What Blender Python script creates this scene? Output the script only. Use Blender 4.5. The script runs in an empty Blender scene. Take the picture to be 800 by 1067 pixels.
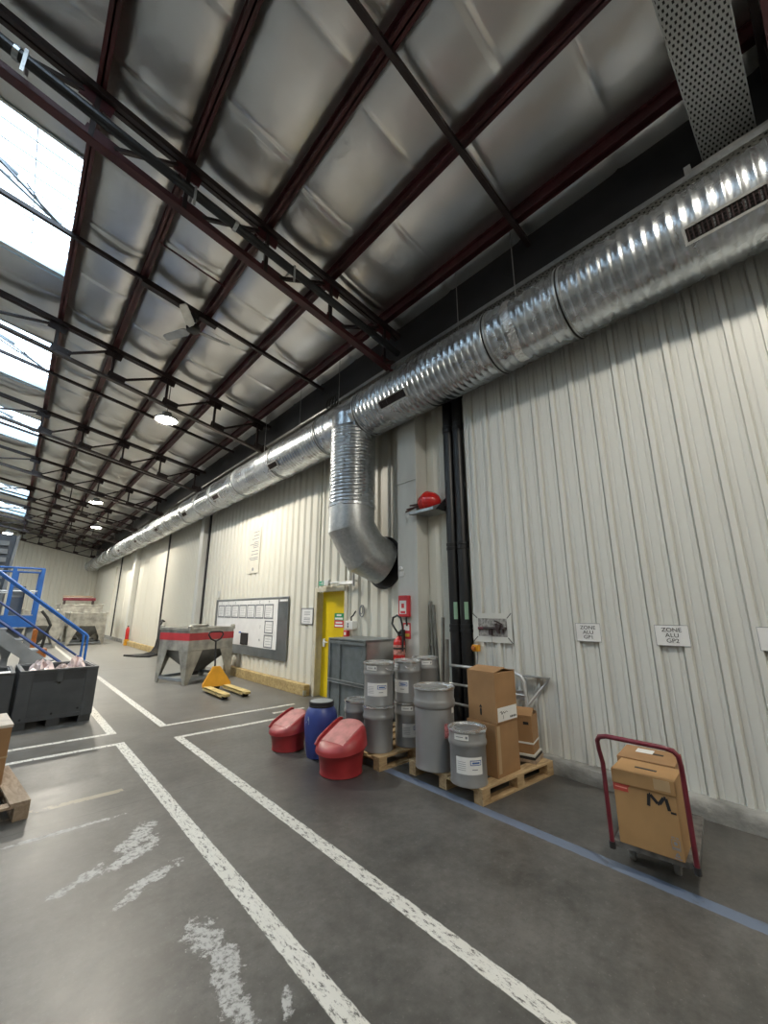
import bpy, math, random
from mathutils import Vector, Matrix
random.seed(7)
PI = math.pi
S = bpy.context.scene
COL = S.collection

# ------------------------------------------------------------------ mesh builder
class MB:
    def __init__(s): s.v = []; s.f = []; s.m = []; s.mi = 0
    def add(s, vs, fs):
        o = len(s.v); s.v += [tuple(v) for v in vs]
        for f in fs: s.f.append([i + o for i in f]); s.m.append(s.mi)
        return s
    def b2(s, x0, y0, z0, x1, y1, z1):
        vs = [(x, y, z) for z in (z0, z1) for y in (y0, y1) for x in (x0, x1)]
        return s.add(vs, [(0,2,3,1),(4,5,7,6),(0,1,5,4),(2,6,7,3),(0,4,6,2),(1,3,7,5)])
    def box(s, c, sz, R=None):
        vs = [Vector((a*sz[0]/2, b*sz[1]/2, d*sz[2]/2)) for d in (-1,1) for b in (-1,1) for a in (-1,1)]
        if R is not None: vs = [R @ v for v in vs]
        c = Vector(c)
        return s.add([v + c for v in vs], [(0,2,3,1),(4,5,7,6),(0,1,5,4),(2,6,7,3),(0,4,6,2),(1,3,7,5)])
    def frame(s, p0, p1, up=(0,0,1)):
        d = (Vector(p1) - Vector(p0)).normalized(); u = Vector(up)
        if abs(d.dot(u)) > .98: u = Vector((0,1,0)) if abs(d.y) < .9 else Vector((1,0,0))
        a = d.cross(u).normalized(); b = a.cross(d).normalized()
        return d, a, b
    def beam(s, p0, p1, w, h, up=(0,0,1)):
        d, a, b = s.frame(p0, p1, up); p0 = Vector(p0); p1 = Vector(p1)
        vs = [p + a*i*w/2 + b*j*h/2 for p in (p0, p1) for j in (-1,1) for i in (-1,1)]
        return s.add(vs, [(0,1,3,2),(4,6,7,5),(0,4,5,1),(2,3,7,6),(0,2,6,4),(1,5,7,3)])
    def cyl(s, p0, p1, r, r2=None, seg=16, caps=True):
        r2 = r if r2 is None else r2
        d, a, b = s.frame(p0, p1); p0 = Vector(p0); p1 = Vector(p1)
        vs = []
        for p, q in ((p0, r), (p1, r2)):
            for i in range(seg):
                t = 2*PI*i/seg; vs.append(p + (a*math.cos(t) + b*math.sin(t))*q)
        fs = [(i, (i+1) % seg, seg + (i+1) % seg, seg + i) for i in range(seg)]
        if caps: fs += [tuple(range(seg-1, -1, -1)), tuple(range(seg, 2*seg))]
        return s.add(vs, fs)
    def tube(s, pts, r, seg=10, closed=False):
        pts = [Vector(p) for p in pts]; n = len(pts); vs = []; prev = None
        for i, p in enumerate(pts):
            if closed: d = pts[(i+1) % n] - pts[i-1]
            else: d = pts[min(i+1, n-1)] - pts[max(i-1, 0)]
            d.normalize()
            if prev is None:
                u = Vector((0,0,1)) if abs(d.z) < .9 else Vector((1,0,0))
                a = d.cross(u).normalized()
            else:
                a = (prev - d*prev.dot(d)).normalized()
            prev = a; b = a.cross(d)
            k = 1.0
            if 0 < i < n-1 and not closed:
                c = (pts[i]-pts[i-1]).normalized().dot(d); k = 1/max(.6, c)
            rr = r[i] if isinstance(r, (list, tuple)) else r
            for j in range(seg):
                t = 2*PI*j/seg; vs.append(p + (a*math.cos(t) + b*math.sin(t))*rr*(k if k < 1.3 else 1.3))
        fs = []
        m = n if closed else n-1
        for i in range(m):
            for j in range(seg):
                A = i*seg; B = ((i+1) % n)*seg
                fs.append((A+j, B+j, B+(j+1) % seg, A+(j+1) % seg))
        if not closed: fs += [tuple(range(seg)), tuple(range(n*seg-1, (n-1)*seg-1, -1))]
        return s.add(vs, fs)
    def lathe(s, prof, c=(0,0,0), seg=32, sx=1, sy=1, axis='z', warp=None):
        vs = []
        for r, h in prof:
            for j in range(seg):
                t = 2*PI*j/seg
                if axis == 'z': v = Vector((r*sx*math.cos(t), r*sy*math.sin(t), h))
                elif axis == 'y': v = Vector((r*math.cos(t), h, r*math.sin(t)))
                else: v = Vector((h, r*math.cos(t), r*math.sin(t)))
                if warp: v = Vector(warp(v))
                vs.append(v + Vector(c))
        fs = []
        for i in range(len(prof)-1):
            for j in range(seg):
                A = i*seg; B = A + seg
                q = (A+j, A+(j+1) % seg, B+(j+1) % seg, B+j)
                fs.append(q if axis != 'y' else q[::-1])
        fs.append(tuple(range(seg-1, -1, -1))); fs.append(tuple(range((len(prof)-1)*seg, len(prof)*seg)))
        return s.add(vs, fs)
    def prism(s, poly, f0, f1):
        """poly: list of 2D points; f0, f1 map a 2D point to its place on the two end faces"""
        n = len(poly)
        vs = [f0(p) for p in poly] + [f1(p) for p in poly]
        fs = [tuple(range(n-1, -1, -1)), tuple(range(n, 2*n))] + [(i, (i+1) % n, n+(i+1) % n, n+i) for i in range(n)]
        return s.add(vs, fs)
    def grid(s, nx, ny, fn, skip=None):
        vs = [fn(i/nx, j/ny) for j in range(ny+1) for i in range(nx+1)]
        fs = []
        for j in range(ny):
            for i in range(nx):
                if skip and skip(i, j): continue
                a = j*(nx+1)+i; fs.append((a, a+1, a+nx+2, a+nx+1))
        return s.add(vs, fs)
    def build(s, name, mat, parent=None, local=False, smooth=None, bevel=0, fix=True):
        me = bpy.data.meshes.new(name)
        vs = s.v
        if parent is not None and not local:
            inv = parent_matrix(parent).inverted(); vs = [tuple(inv @ Vector(v)) for v in vs]
        me.from_pydata(vs, [], s.f)
        for m_ in (mat if isinstance(mat, (list, tuple)) else [mat]): me.materials.append(m_)
        if isinstance(mat, (list, tuple)): me.polygons.foreach_set('material_index', s.m)
        me.update()
        if fix:
            import bmesh
            bm = bmesh.new(); bm.from_mesh(me); bmesh.ops.recalc_face_normals(bm, faces=bm.faces); bm.to_mesh(me); bm.free()
        if smooth:
            me.polygons.foreach_set('use_smooth', [True]*len(me.polygons))
            me.set_sharp_from_angle(angle=math.radians(smooth))
        o = bpy.data.objects.new(name, me); COL.objects.link(o)
        if parent is not None: o.parent = parent
        if bevel:
            b = o.modifiers.new('edge', 'BEVEL'); b.width = bevel; b.segments = 2; b.limit_method = 'ANGLE'
        return o

def parent_matrix(o):
    m = Matrix.Translation(o.location) @ o.rotation_euler.to_matrix().to_4x4()
    return parent_matrix(o.parent) @ m if o.parent else m

def thing(name, label, cat, loc=(0,0,0), rz=0, group=None):
    o = bpy.data.objects.new(name, None); COL.objects.link(o)
    o.empty_display_size = .1; o.location = loc; o.rotation_euler = (0,0,rz)
    return tag(o, label, cat, group)
def tag(o, label, cat, group=None):
    o['label'] = label; o['category'] = cat
    if group: o['group'] = group
    return o
def struct(o, label=None, cat=None):
    o['kind'] = 'structure'
    if label: o['label'] = label
    if cat: o['category'] = cat
    return o
def dup(root, label, loc=None, rz=None, group=None):
    r = root.copy(); COL.objects.link(r)
    if loc is not None: r.location = loc
    if rz is not None: r.rotation_euler = (0,0,rz)
    r['label'] = label
    if group: r['group'] = group
    for ch in list(root.children):
        c = ch.copy(); COL.objects.link(c); c.parent = r
        for g in list(ch.children):
            d = g.copy(); COL.objects.link(d); d.parent = c
    return r
def text(name, body, mat, parent, origin, ux, uy, size, align='CENTER', width=1.0):
    """flat lettering: ux = writing direction, uy = up direction (world)"""
    cu = bpy.data.curves.new(name, 'FONT'); cu.body = body; cu.size = size; cu.align_x = align; cu.align_y = 'CENTER'
    cu.extrude = .0004; cu.space_line = .95; cu.materials.append(mat)
    o = bpy.data.objects.new(name, cu); COL.objects.link(o)
    ux = Vector(ux).normalized(); uy = Vector(uy).normalized(); uz = ux.cross(uy)
    M = Matrix((ux*width, uy, uz)).transposed().to_4x4(); M.translation = Vector(origin)
    dg = bpy.context.evaluated_depsgraph_get()
    me = bpy.data.meshes.new_from_object(o.evaluated_get(dg)); bpy.data.objects.remove(o)
    o = bpy.data.objects.new(name, me); COL.objects.link(o)
    if parent is not None:
        o.parent = parent; M = parent_matrix(parent).inverted() @ M
    o.matrix_basis = M
    return o

# ------------------------------------------------------------------ materials
def nodes(name):
    m = bpy.data.materials.new(name); m.use_nodes = True
    nt = m.node_tree; b = nt.nodes['Principled BSDF']
    return m, nt, b
def N(nt, t, **kw):
    n = nt.nodes.new(t)
    for k, v in kw.items():
        if k.startswith('i_'): n.inputs[k[2:].replace('_', ' ')].default_value = v
        else: setattr(n, k, v)
    return n
def L(nt, a, b): nt.links.new(a, b)
def c4(c): return (c[0], c[1], c[2], 1)
def srgb(r, g, b):
    f = lambda u: (u/255/12.92) if u/255 <= .04045 else ((u/255+.055)/1.055)**2.4
    return (f(r), f(g), f(b))
def M(name, col, rough=.5, metal=0, var=.12, scale=6, bump=0, bscale=40, stretch=(1,1,1), col2=None, roughvar=0, coat=0):
    m, nt, b = nodes(name)
    tc = N(nt, 'ShaderNodeTexCoord'); mp = N(nt, 'ShaderNodeMapping'); mp.inputs['Scale'].default_value = stretch
    L(nt, tc.outputs['Object'], mp.inputs[0])
    nz = N(nt, 'ShaderNodeTexNoise', i_Scale=scale, i_Detail=5.0); L(nt, mp.outputs[0], nz.inputs['Vector'])
    rp = N(nt, 'ShaderNodeValToRGB'); L(nt, nz.outputs['Fac'], rp.inputs[0])
    lo = col2 if col2 else tuple(c*(1-var*1.6) for c in col)
    hi = tuple(min(1, c*(1+var*.6)) for c in col)
    rp.color_ramp.elements[0].position = .3; rp.color_ramp.elements[1].position = .62
    rp.color_ramp.elements[0].color = c4(lo); rp.color_ramp.elements[1].color = c4(hi)
    L(nt, rp.outputs[0], b.inputs['Base Color'])
    b.inputs['Roughness'].default_value = rough; b.inputs['Metallic'].default_value = metal
    if coat: b.inputs['Coat Weight'].default_value = coat
    if roughvar:
        mr = N(nt, 'ShaderNodeMapRange'); mr.inputs['To Min'].default_value = rough-roughvar; mr.inputs['To Max'].default_value = rough+roughvar
        L(nt, nz.outputs['Fac'], mr.inputs[0]); L(nt, mr.outputs[0], b.inputs['Roughness'])
    if bump:
        n2 = N(nt, 'ShaderNodeTexNoise', i_Scale=bscale, i_Detail=4.0); L(nt, mp.outputs[0], n2.inputs['Vector'])
        bp = N(nt, 'ShaderNodeBump', i_Strength=bump, i_Distance=.02); L(nt, n2.outputs['Fac'], bp.inputs['Height']); L(nt, bp.outputs[0], b.inputs['Normal'])
    return m
def EM(name, col, st):
    m, nt, b = nodes(name); b.inputs['Base Color'].default_value = c4((.8,.8,.8))
    b.inputs['Emission Color'].default_value = c4(col); b.inputs['Emission Strength'].default_value = st
    m['emission'] = 1
    return m

def mat_floor():
    m, nt, b = nodes('polished concrete with paint marks')
    tc = N(nt, 'ShaderNodeTexCoord'); P = tc.outputs['Object']
    sx = N(nt, 'ShaderNodeSeparateXYZ'); L(nt, P, sx.inputs[0])
    def mth(op, a, c=None, clamp=False):
        n = N(nt, 'ShaderNodeMath', operation=op); n.use_clamp = clamp
        for i, v in enumerate((a, c)):
            if v is None: continue
            if isinstance(v, (int, float)): n.inputs[i].default_value = v
            else: L(nt, v, n.inputs[i])
        return n.outputs[0]
    def noise(scale, detail=6, rough=.6, stretch=None):
        n = N(nt, 'ShaderNodeTexNoise', i_Scale=scale, i_Detail=float(detail), i_Roughness=rough)
        if stretch:
            mp = N(nt, 'ShaderNodeMapping'); mp.inputs['Scale'].default_value = stretch; L(nt, P, mp.inputs[0]); L(nt, mp.outputs[0], n.inputs['Vector'])
        else: L(nt, P, n.inputs['Vector'])
        return n.outputs['Fac']
    def mix(fac, a, c):
        n = N(nt, 'ShaderNodeMix', data_type='RGBA')
        if isinstance(fac, (int, float)): n.inputs[0].default_value = fac
        else: L(nt, fac, n.inputs[0])
        for i, v in ((6, a), (7, c)):
            if isinstance(v, tuple): n.inputs[i].default_value = c4(v)
            else: L(nt, v, n.inputs[i])
        return n.outputs[2]
    wob = mth('MULTIPLY', mth('SUBTRACT', noise(14, 4), .5), .016)
    X = mth('ADD', sx.outputs[0], wob); Y = mth('ADD', sx.outputs[1], wob)
    def rect(x0, y0, x1, y1):
        a = mth('SUBTRACT', (x1-x0)/2, mth('ABSOLUTE', mth('SUBTRACT', X, (x0+x1)/2)))
        c = mth('SUBTRACT', (y1-y0)/2, mth('ABSOLUTE', mth('SUBTRACT', Y, (y0+y1)/2)))
        return mth('MULTIPLY', mth('MINIMUM', a, c), 250, True)
    def blob(cx, cy, rx, ry, ang=0):
        ca, sa = math.cos(ang), math.sin(ang)
        dx = mth('SUBTRACT', sx.outputs[0], cx); dy = mth('SUBTRACT', sx.outputs[1], cy)
        u = mth('DIVIDE', mth('ADD', mth('MULTIPLY', dx, ca), mth('MULTIPLY', dy, sa)), rx)
        v = mth('DIVIDE', mth('SUBTRACT', mth('MULTIPLY', dy, ca), mth('MULTIPLY', dx, sa)), ry)
        r = mth('SQRT', mth('ADD', mth('MULTIPLY', u, u), mth('MULTIPLY', v, v)))
        return mth('SUBTRACT', 1.0, r)
    def mx(l):
        o = l[0]
        for k in l[1:]: o = mth('MAXIMUM', o, k)
        return o
    # base concrete
    n1 = noise(1.1, 8, .62); n2 = noise(7, 8, .7); n3 = noise(55, 3, .6)
    r = N(nt, 'ShaderNodeValToRGB'); L(nt, n1, r.inputs[0])
    e = r.color_ramp.elements; e[0].position = .36; e[0].color = c4(FLOOR_LO); e[1].position = .66; e[1].color = c4(FLOOR_HI)
    n4 = noise(18, 8, .75)
    col = mix(mth('MULTIPLY', mth('SUBTRACT', n2, .40, True), 1.3), r.outputs[0], (.20,.195,.182))
    col = mix(mth('MULTIPLY', mth('SUBTRACT', .52, n4, True), 2.2, True), col, (.045,.043,.040))
    col = mix(mth('MULTIPLY', mth('SUBTRACT', n4, .56, True), 2.0, True), col, (.22,.215,.20))
    col = mix(mth('MULTIPLY', mth('GREATER_THAN', n3, .66), .25), col, (.26,.25,.23))
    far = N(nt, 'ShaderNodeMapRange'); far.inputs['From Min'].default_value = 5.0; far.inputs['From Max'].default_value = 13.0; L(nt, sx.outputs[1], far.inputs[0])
    col = mix(mth('MULTIPLY', far.outputs[0], mth('ADD', mth('MULTIPLY', n2, .7), .35), True), col, (.30,.295,.275))  # paler with distance: far lamp light and grazing reflection painted into the concrete
    # scuffs
    sc = mth('MULTIPLY', mth('GREATER_THAN', noise(3, 6, .7, (6, .8, 1)), .66), .22)
    col = mix(sc, col, (.05,.05,.05))
    # reddish-dark patch beside the tubs, broken up by noise
    col = mix(mth('MULTIPLY', mth('MULTIPLY', blob(2.45, 3.4, .55, .75), 1.4, True), mth('MULTIPLY', n2, .9)), col, (.035,.026,.03))
    # beige smear and saw cuts
    sm = mth('MULTIPLY', rect(-1.0, 4.42, 1.0, 4.50), mth('GREATER_THAN', noise(5, 5, .7), .5)); col = mix(mth('MULTIPLY', sm, .55), col, (.42,.36,.24))
    cuts = mx([rect(-9, 4.122, 4.2, 4.134), rect(-9, 13.2, 4.2, 13.22), rect(-9, 22.2, 4.2, 22.23)]); col = mix(mth('MULTIPLY', cuts, .75), col, (.03,.03,.028))
    # spilled white patches
    edge = mth('MULTIPLY', mth('SUBTRACT', noise(8, 8, .75), .5), 3.6)
    bl = mx([blob(.90, 3.52, .24, .10, .9), blob(.80, 3.30, .25, .075, .45), blob(.56, 3.22, .20, .05, .55), blob(.88, 2.98, .2, .06, .4), blob(.72, 2.86, .16, .045, .7),
             blob(.93, 2.32, .10, .16), blob(.97, 2.12, .08, .14), blob(.91, 1.92, .07, .2), blob(1.06, 1.76, .03, .12, -.5), blob(.52, 3.95, .38, .03, .03)])
    pm = mth('MULTIPLY', mth('SUBTRACT', mth('ADD', bl, edge), .18), 6, True)
    pm = mth('MULTIPLY', pm, mth('MULTIPLY', mth('SUBTRACT', noise(34, 6, .7), .38), 7, True))
    col = mix(mth('MULTIPLY', pm, .85), col, (.50,.50,.49))
    # painted lines
    wl = mx([rect(1.15, -6, 1.25, 5.98), rect(-9, 5.90, 1.25, 5.98), rect(-9, 6.43, 1.25, 6.51), rect(1.15, 6.43, 1.25, 17.5),
             rect(1.735, -6, 1.83, 5.80), rect(1.735, 5.72, 3.72, 5.80), rect(1.735, 6.40, 3.78, 6.47), rect(1.735, 6.40, 1.83, 12.2), rect(1.65, 15.9, 1.75, 24), rect(3.2, 6.05, 3.75, 6.12)])
    wear = mth('MULTIPLY', mth('SUBTRACT', noise(16, 9, .8, (3, 1, 1)), .405), 14, True)
    wcol = mix(noise(3.5), (.72,.71,.67), (.60,.59,.54))
    col = mix(mth('MULTIPLY', wl, wear), col, wcol)
    bline = mth('MULTIPLY', rect(2.93, -6, 3.03, 4.3), mth('MULTIPLY', mth('SUBTRACT', noise(5, 8, .75), .30), 7, True))
    col = mix(mth('MULTIPLY', bline, .85), col, (.150,.195,.285))
    L(nt, col, b.inputs['Base Color'])
    ro = N(nt, 'ShaderNodeMapRange'); ro.inputs['To Min'].default_value = .26; ro.inputs['To Max'].default_value = .52; L(nt, n2, ro.inputs[0])
    L(nt, mth('ADD', ro.outputs[0], mth('MULTIPLY', mx([wl, pm]), .15)), b.inputs['Roughness'])
    bp = N(nt, 'ShaderNodeBump', i_Strength=.08, i_Distance=.01); L(nt, n2, bp.inputs['Height']); L(nt, bp.outputs[0], b.inputs['Normal'])
    return m
FLOOR_LO = (.052,.050,.046); FLOOR_HI = (.128,.122,.112)

def mat_wall(name, col, dirt):
    m, nt, b = nodes(name)
    tc = N(nt, 'ShaderNodeTexCoord')
    mp = N(nt, 'ShaderNodeMapping'); mp.inputs['Scale'].default_value = (2.5, 2.5, .3); L(nt, tc.outputs['Object'], mp.inputs[0])
    n1 = N(nt, 'ShaderNodeTexNoise', i_Scale=2.2, i_Detail=7.0, i_Roughness=.62); L(nt, mp.outputs[0], n1.inputs['Vector'])
    n2 = N(nt, 'ShaderNodeTexNoise', i_Scale=.7, i_Detail=5.0); L(nt, tc.outputs['Object'], n2.inputs['Vector'])
    r = N(nt, 'ShaderNodeValToRGB'); L(nt, n1.outputs['Fac'], r.inputs[0])
    r.color_ramp.elements[0].position = .28; r.color_ramp.elements[0].color = c4(dirt)
    r.color_ramp.elements[1].position = .52; r.color_ramp.elements[1].color = c4(col)
    r2 = N(nt, 'ShaderNodeMix', data_type='RGBA', blend_type='MULTIPLY'); r2.inputs[0].default_value = .35
    L(nt, r.outputs[0], r2.inputs[6]); L(nt, n2.outputs['Fac'], r2.inputs[7])
    r3 = N(nt, 'ShaderNodeMix', data_type='RGBA'); r3.inputs[0].default_value = .955; L(nt, r2.outputs[2], r3.inputs[6]); r3.inputs[7].default_value = c4(col)
    L(nt, r3.outputs[2], b.inputs['Base Color']); b.inputs['Roughness'].default_value = .42
    return m
def mat_wood(name, c1, c2, scale=1.0):
    m, nt, b = nodes(name)
    tc = N(nt, 'ShaderNodeTexCoord'); mp = N(nt, 'ShaderNodeMapping'); mp.inputs['Scale'].default_value = (3*scale, 14*scale, 14*scale)
    L(nt, tc.outputs['Object'], mp.inputs[0])
    n = N(nt, 'ShaderNodeTexNoise', i_Scale=2.0, i_Detail=6.0, i_Distortion=1.2); L(nt, mp.outputs[0], n.inputs['Vector'])
    n2 = N(nt, 'ShaderNodeTexNoise', i_Scale=3.0, i_Detail=4.0); L(nt, tc.outputs['Object'], n2.inputs['Vector'])
    r = N(nt, 'ShaderNodeValToRGB'); L(nt, n.outputs['Fac'], r.inputs[0])
    r.color_ramp.elements[0].position = .3; r.color_ramp.elements[0].color = c4(c2); r.color_ramp.elements[1].position = .6; r.color_ramp.elements[1].color = c4(c1)
    mx = N(nt, 'ShaderNodeMix', data_type='RGBA', blend_type='MULTIPLY'); mx.inputs[0].default_value = .5
    L(nt, r.outputs[0], mx.inputs[6])
    r2 = N(nt, 'ShaderNodeValToRGB'); L(nt, n2.outputs['Fac'], r2.inputs[0]); r2.color_ramp.elements[0].position = .3; r2.color_ramp.elements[1].position = .55
    r2.color_ramp.elements[0].color = c4((.5,.46,.4)); L(nt, r2.outputs[0], mx.inputs[7])
    L(nt, mx.outputs[2], b.inputs['Base Color']); b.inputs['Roughness'].default_value = .75
    return m
def mat_foil():
    m, nt, b = nodes('wrinkled aluminium foil facing')
    tc = N(nt, 'ShaderNodeTexCoord')
    n0 = N(nt, 'ShaderNodeTexNoise', i_Scale=.9, i_Detail=4.0); L(nt, tc.outputs['Object'], n0.inputs['Vector'])
    r = N(nt, 'ShaderNodeValToRGB'); L(nt, n0.outputs['Fac'], r.inputs[0])
    r.color_ramp.elements[0].position = .3; r.color_ramp.elements[0].color = c4(FOIL_LO); r.color_ramp.elements[1].position = .7; r.color_ramp.elements[1].color = c4(FOIL_HI)
    L(nt, r.outputs[0], b.inputs['Base Color']); b.inputs['Metallic'].default_value = .95; b.inputs['Roughness'].default_value = .29
    n1 = N(nt, 'ShaderNodeTexNoise', i_Scale=1.3, i_Detail=2.0, i_Distortion=.4); L(nt, tc.outputs['Object'], n1.inputs['Vector'])
    mp2 = N(nt, 'ShaderNodeMapping'); mp2.inputs['Scale'].default_value = (1.2, 16, 1); L(nt, tc.outputs['Object'], mp2.inputs[0])
    n2 = N(nt, 'ShaderNodeTexNoise', i_Scale=1.6, i_Detail=2.0, i_Distortion=.7); L(nt, mp2.outputs[0], n2.inputs['Vector'])
    b1 = N(nt, 'ShaderNodeBump', i_Strength=.35, i_Distance=.06); L(nt, n1.outputs['Fac'], b1.inputs['Height'])
    b2 = N(nt, 'ShaderNodeBump', i_Strength=.16, i_Distance=.010); L(nt, n2.outputs['Fac'], b2.inputs['Height']); L(nt, b1.outputs[0], b2.inputs['Normal'])
    L(nt, b2.outputs[0], b.inputs['Normal'])
    return m
FOIL_LO = (.66,.65,.63); FOIL_HI = (.82,.81,.79)
def mat_galv(name, lo, hi, rough=.3, metal=.95, scale=18):
    m, nt, b = nodes(name)
    tc = N(nt, 'ShaderNodeTexCoord')
    v = N(nt, 'ShaderNodeTexVoronoi', i_Scale=float(scale)); L(nt, tc.outputs['Object'], v.inputs['Vector'])
    n = N(nt, 'ShaderNodeTexNoise', i_Scale=1.7, i_Detail=5.0); L(nt, tc.outputs['Object'], n.inputs['Vector'])
    a = N(nt, 'ShaderNodeMath', operation='MULTIPLY_ADD'); L(nt, v.outputs['Color'], a.inputs[0]); a.inputs[1].default_value = .45
    L(nt, n.outputs['Fac'], a.inputs[2])
    r = N(nt, 'ShaderNodeValToRGB'); L(nt, a.outputs[0], r.inputs[0])
    r.color_ramp.elements[0].position = .35; r.color_ramp.elements[0].color = c4(lo); r.color_ramp.elements[1].position = 1.0; r.color_ramp.elements[1].color = c4(hi)
    L(nt, r.outputs[0], b.inputs['Base Color']); b.inputs['Metallic'].default_value = metal
    mr = N(nt, 'ShaderNodeMapRange'); mr.inputs['To Min'].default_value = rough-.06; mr.inputs['To Max'].default_value = rough+.1; L(nt, n.outputs['Fac'], mr.inputs[0]); L(nt, mr.outputs[0], b.inputs['Roughness'])
    return m
def mat_perf(name, col, px, py, swap=False):
    """galvanised sheet with a staggered pattern of oblong holes (real see-through holes)"""
    m, nt, b = nodes(name)
    b.inputs['Base Color'].default_value = c4(col); b.inputs['Metallic'].default_value = .7; b.inputs['Roughness'].default_value = .5
    tc = N(nt, 'ShaderNodeTexCoord'); sx = N(nt, 'ShaderNodeSeparateXYZ'); L(nt, tc.outputs['Object'], sx.inputs[0])
    def mth(op, a, c=None):
        n = N(nt, 'ShaderNodeMath', operation=op)
        for i, v in enumerate((a, c)):
            if v is None: continue
            if isinstance(v, (int, float)): n.inputs[i].default_value = v
            else: L(nt, v, n.inputs[i])
        return n.outputs[0]
    u = mth('DIVIDE', sx.outputs[1 if swap else 0], px); w = mth('DIVIDE', sx.outputs[0 if swap else 1], py)
    row = mth('FLOOR', w); off = mth('MULTIPLY', mth('MODULO', mth('ABSOLUTE', row), 2.0), .5)
    fu = mth('ABSOLUTE', mth('SUBTRACT', mth('FRACT', mth('ADD', u, off)), .5)); fw = mth('ABSOLUTE', mth('SUBTRACT', mth('FRACT', w), .5))
    hole = mth('MULTIPLY', mth('LESS_THAN', fu, .23), mth('LESS_THAN', fw, .27))
    tr = N(nt, 'ShaderNodeBsdfTransparent'); ms = N(nt, 'ShaderNodeMixShader'); L(nt, hole, ms.inputs[0])
    L(nt, b.outputs[0], ms.inputs[1]); L(nt, tr.outputs[0], ms.inputs[2]); L(nt, ms.outputs[0], nt.nodes['Material Output'].inputs[0])
    return m
def mat_glazing():
    m, nt, b = nodes('clear roof glazing')
    tr = N(nt, 'ShaderNodeBsdfTransparent'); tr.inputs[0].default_value = (.92,.95,.97,1)
    tl = N(nt, 'ShaderNodeBsdfTranslucent'); tl.inputs[0].default_value = (.85,.9,.95,1)
    ms = N(nt, 'ShaderNodeMixShader'); ms.inputs[0].default_value = .25
    L(nt, tr.outputs[0], ms.inputs[1]); L(nt, tl.outputs[0], ms.inputs[2]); L(nt, ms.outputs[0], nt.nodes['Material Output'].inputs[0])
    return m

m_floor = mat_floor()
m_wall = mat_wall('white painted cladding', (.68,.685,.645), (.44,.43,.375))
m_cream = mat_wall('cream painted cladding', (.74,.72,.63), (.46,.43,.34))
m_grime = M('bare painted wall', (.6,.6,.56), .55)
m_foil = mat_foil()
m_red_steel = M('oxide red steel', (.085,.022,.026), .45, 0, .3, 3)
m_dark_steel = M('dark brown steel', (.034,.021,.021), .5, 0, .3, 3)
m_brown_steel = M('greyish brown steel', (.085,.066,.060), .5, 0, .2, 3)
m_black_steel = M('charcoal steel', (.022,.022,.024), .45, 0, .2, 4)
m_galv = mat_galv('spiral galvanised steel', (.36,.385,.41), (.66,.69,.72), .25)
m_galv2 = mat_galv('dull galvanised steel', (.36,.38,.39), (.55,.57,.58), .34, .85, 26)
m_rubber = M('black rubber', (.012,.012,.012), .6)
m_pipe = M('black cast pipe', (.013,.014,.016), .4, 0, .2, 3)
m_tray = mat_perf('perforated tray steel', (.42,.43,.42), .030, .040, True)
m_mesh = mat_perf('perforated cable tray', (.30,.30,.29), .05, .035)
m_grille = M('dark grille', (.02,.02,.02), .5)
m_bracket = M('light galvanised bracket', (.5,.5,.49), .4, .6)
m_white = M('white plastic', (.78,.78,.76), .4, 0, .04)
m_paper = M('white paper', (.80,.80,.79), .6, 0, .03)
m_ink = M('black ink', (.015,.015,.017), .6, 0, .02)
m_greyink = M('grey print', (.25,.26,.28), .6, 0, .05)
m_blueink = M('blue print', (.08,.16,.42), .6, 0, .05)
m_lamp = EM('lit lamp lens', (1, .93, .80), 760)
m_lampnear = EM('lit lamp lens overhead', (1, .93, .80), 300)
m_lampfill = EM('lit lens of added fill lamp', (1, .93, .80), 190)
m_lampbody = M('lamp housing', (.35,.35,.34), .5, .4)
m_glaze = mat_glazing()
m_reveal = M('pale skylight lining', (.62,.76,.82), .5, 0, .06)
m_yellow = M('yellow door paint', (.80,.58,.008), .4, 0, .08, 2)
m_beige = M('cream frame paint', (.62,.58,.46), .5, 0, .1)
m_green = M('sign green', (.02,.28,.12), .5, 0, .05)
m_greyp = M('pillar paint', (.66,.66,.615), .5, 0, .08, 3, stretch=(1,1,.3))
m_signred = M('sign red', (.62,.04,.05), .5, 0, .08)
m_redgloss = M('gloss red enamel', (.60,.018,.016), .16, 0, .06, 3, coat=.5)
m_redplastic = M('faded red plastic', (.36,.030,.034), .42, 0, .16, 5, roughvar=.08)
m_redfade = M('sun faded red plastic', (.56,.22,.21), .55, 0, .18, 9)
m_blueplastic = M('blue plastic', (.040,.065,.27), .38, 0, .14, 5)
m_drum = M('silver grey drum paint', (.36,.365,.37), .30, .45, .05, 2)
m_drumrim = M('bright drum ring', (.68,.69,.70), .25, .8, .1, 8)
m_wood = mat_wood('pallet pine', (.56,.40,.22), (.34,.22,.11))
m_oldwood = mat_wood('weathered pallet wood', (.43,.33,.24), (.25,.18,.12))
m_timber = mat_wood('yellowish timber', (.55,.42,.20), (.34,.23,.09), .6)
m_card = M('brown cardboard', (.36,.205,.095), .8, 0, .1, 4)
m_card2 = M('tan cardboard', (.42,.245,.105), .75, 0, .09, 4)
m_tape = M('packing tape', (.46,.32,.18), .35, 0, .08, 6)
m_redtape = M('red label tape', (.50,.07,.05), .5, 0, .1)
m_trolley = M('dark red trolley paint', (.165,.020,.034), .32, 0, .2, 7)
m_deck = M('worn grey deck', (.16,.155,.15), .6, 0, .35, 14)
m_curb = M('rough concrete', (.30,.30,.285), .9, 0, .3, 5, .6, 20)
m_greybin = M('grey crate plastic', (.085,.090,.096), .5, 0, .15, 5)
m_greybin2 = M('dark grey crate plastic', (.055,.058,.063), .5, 0, .15, 5)
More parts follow.
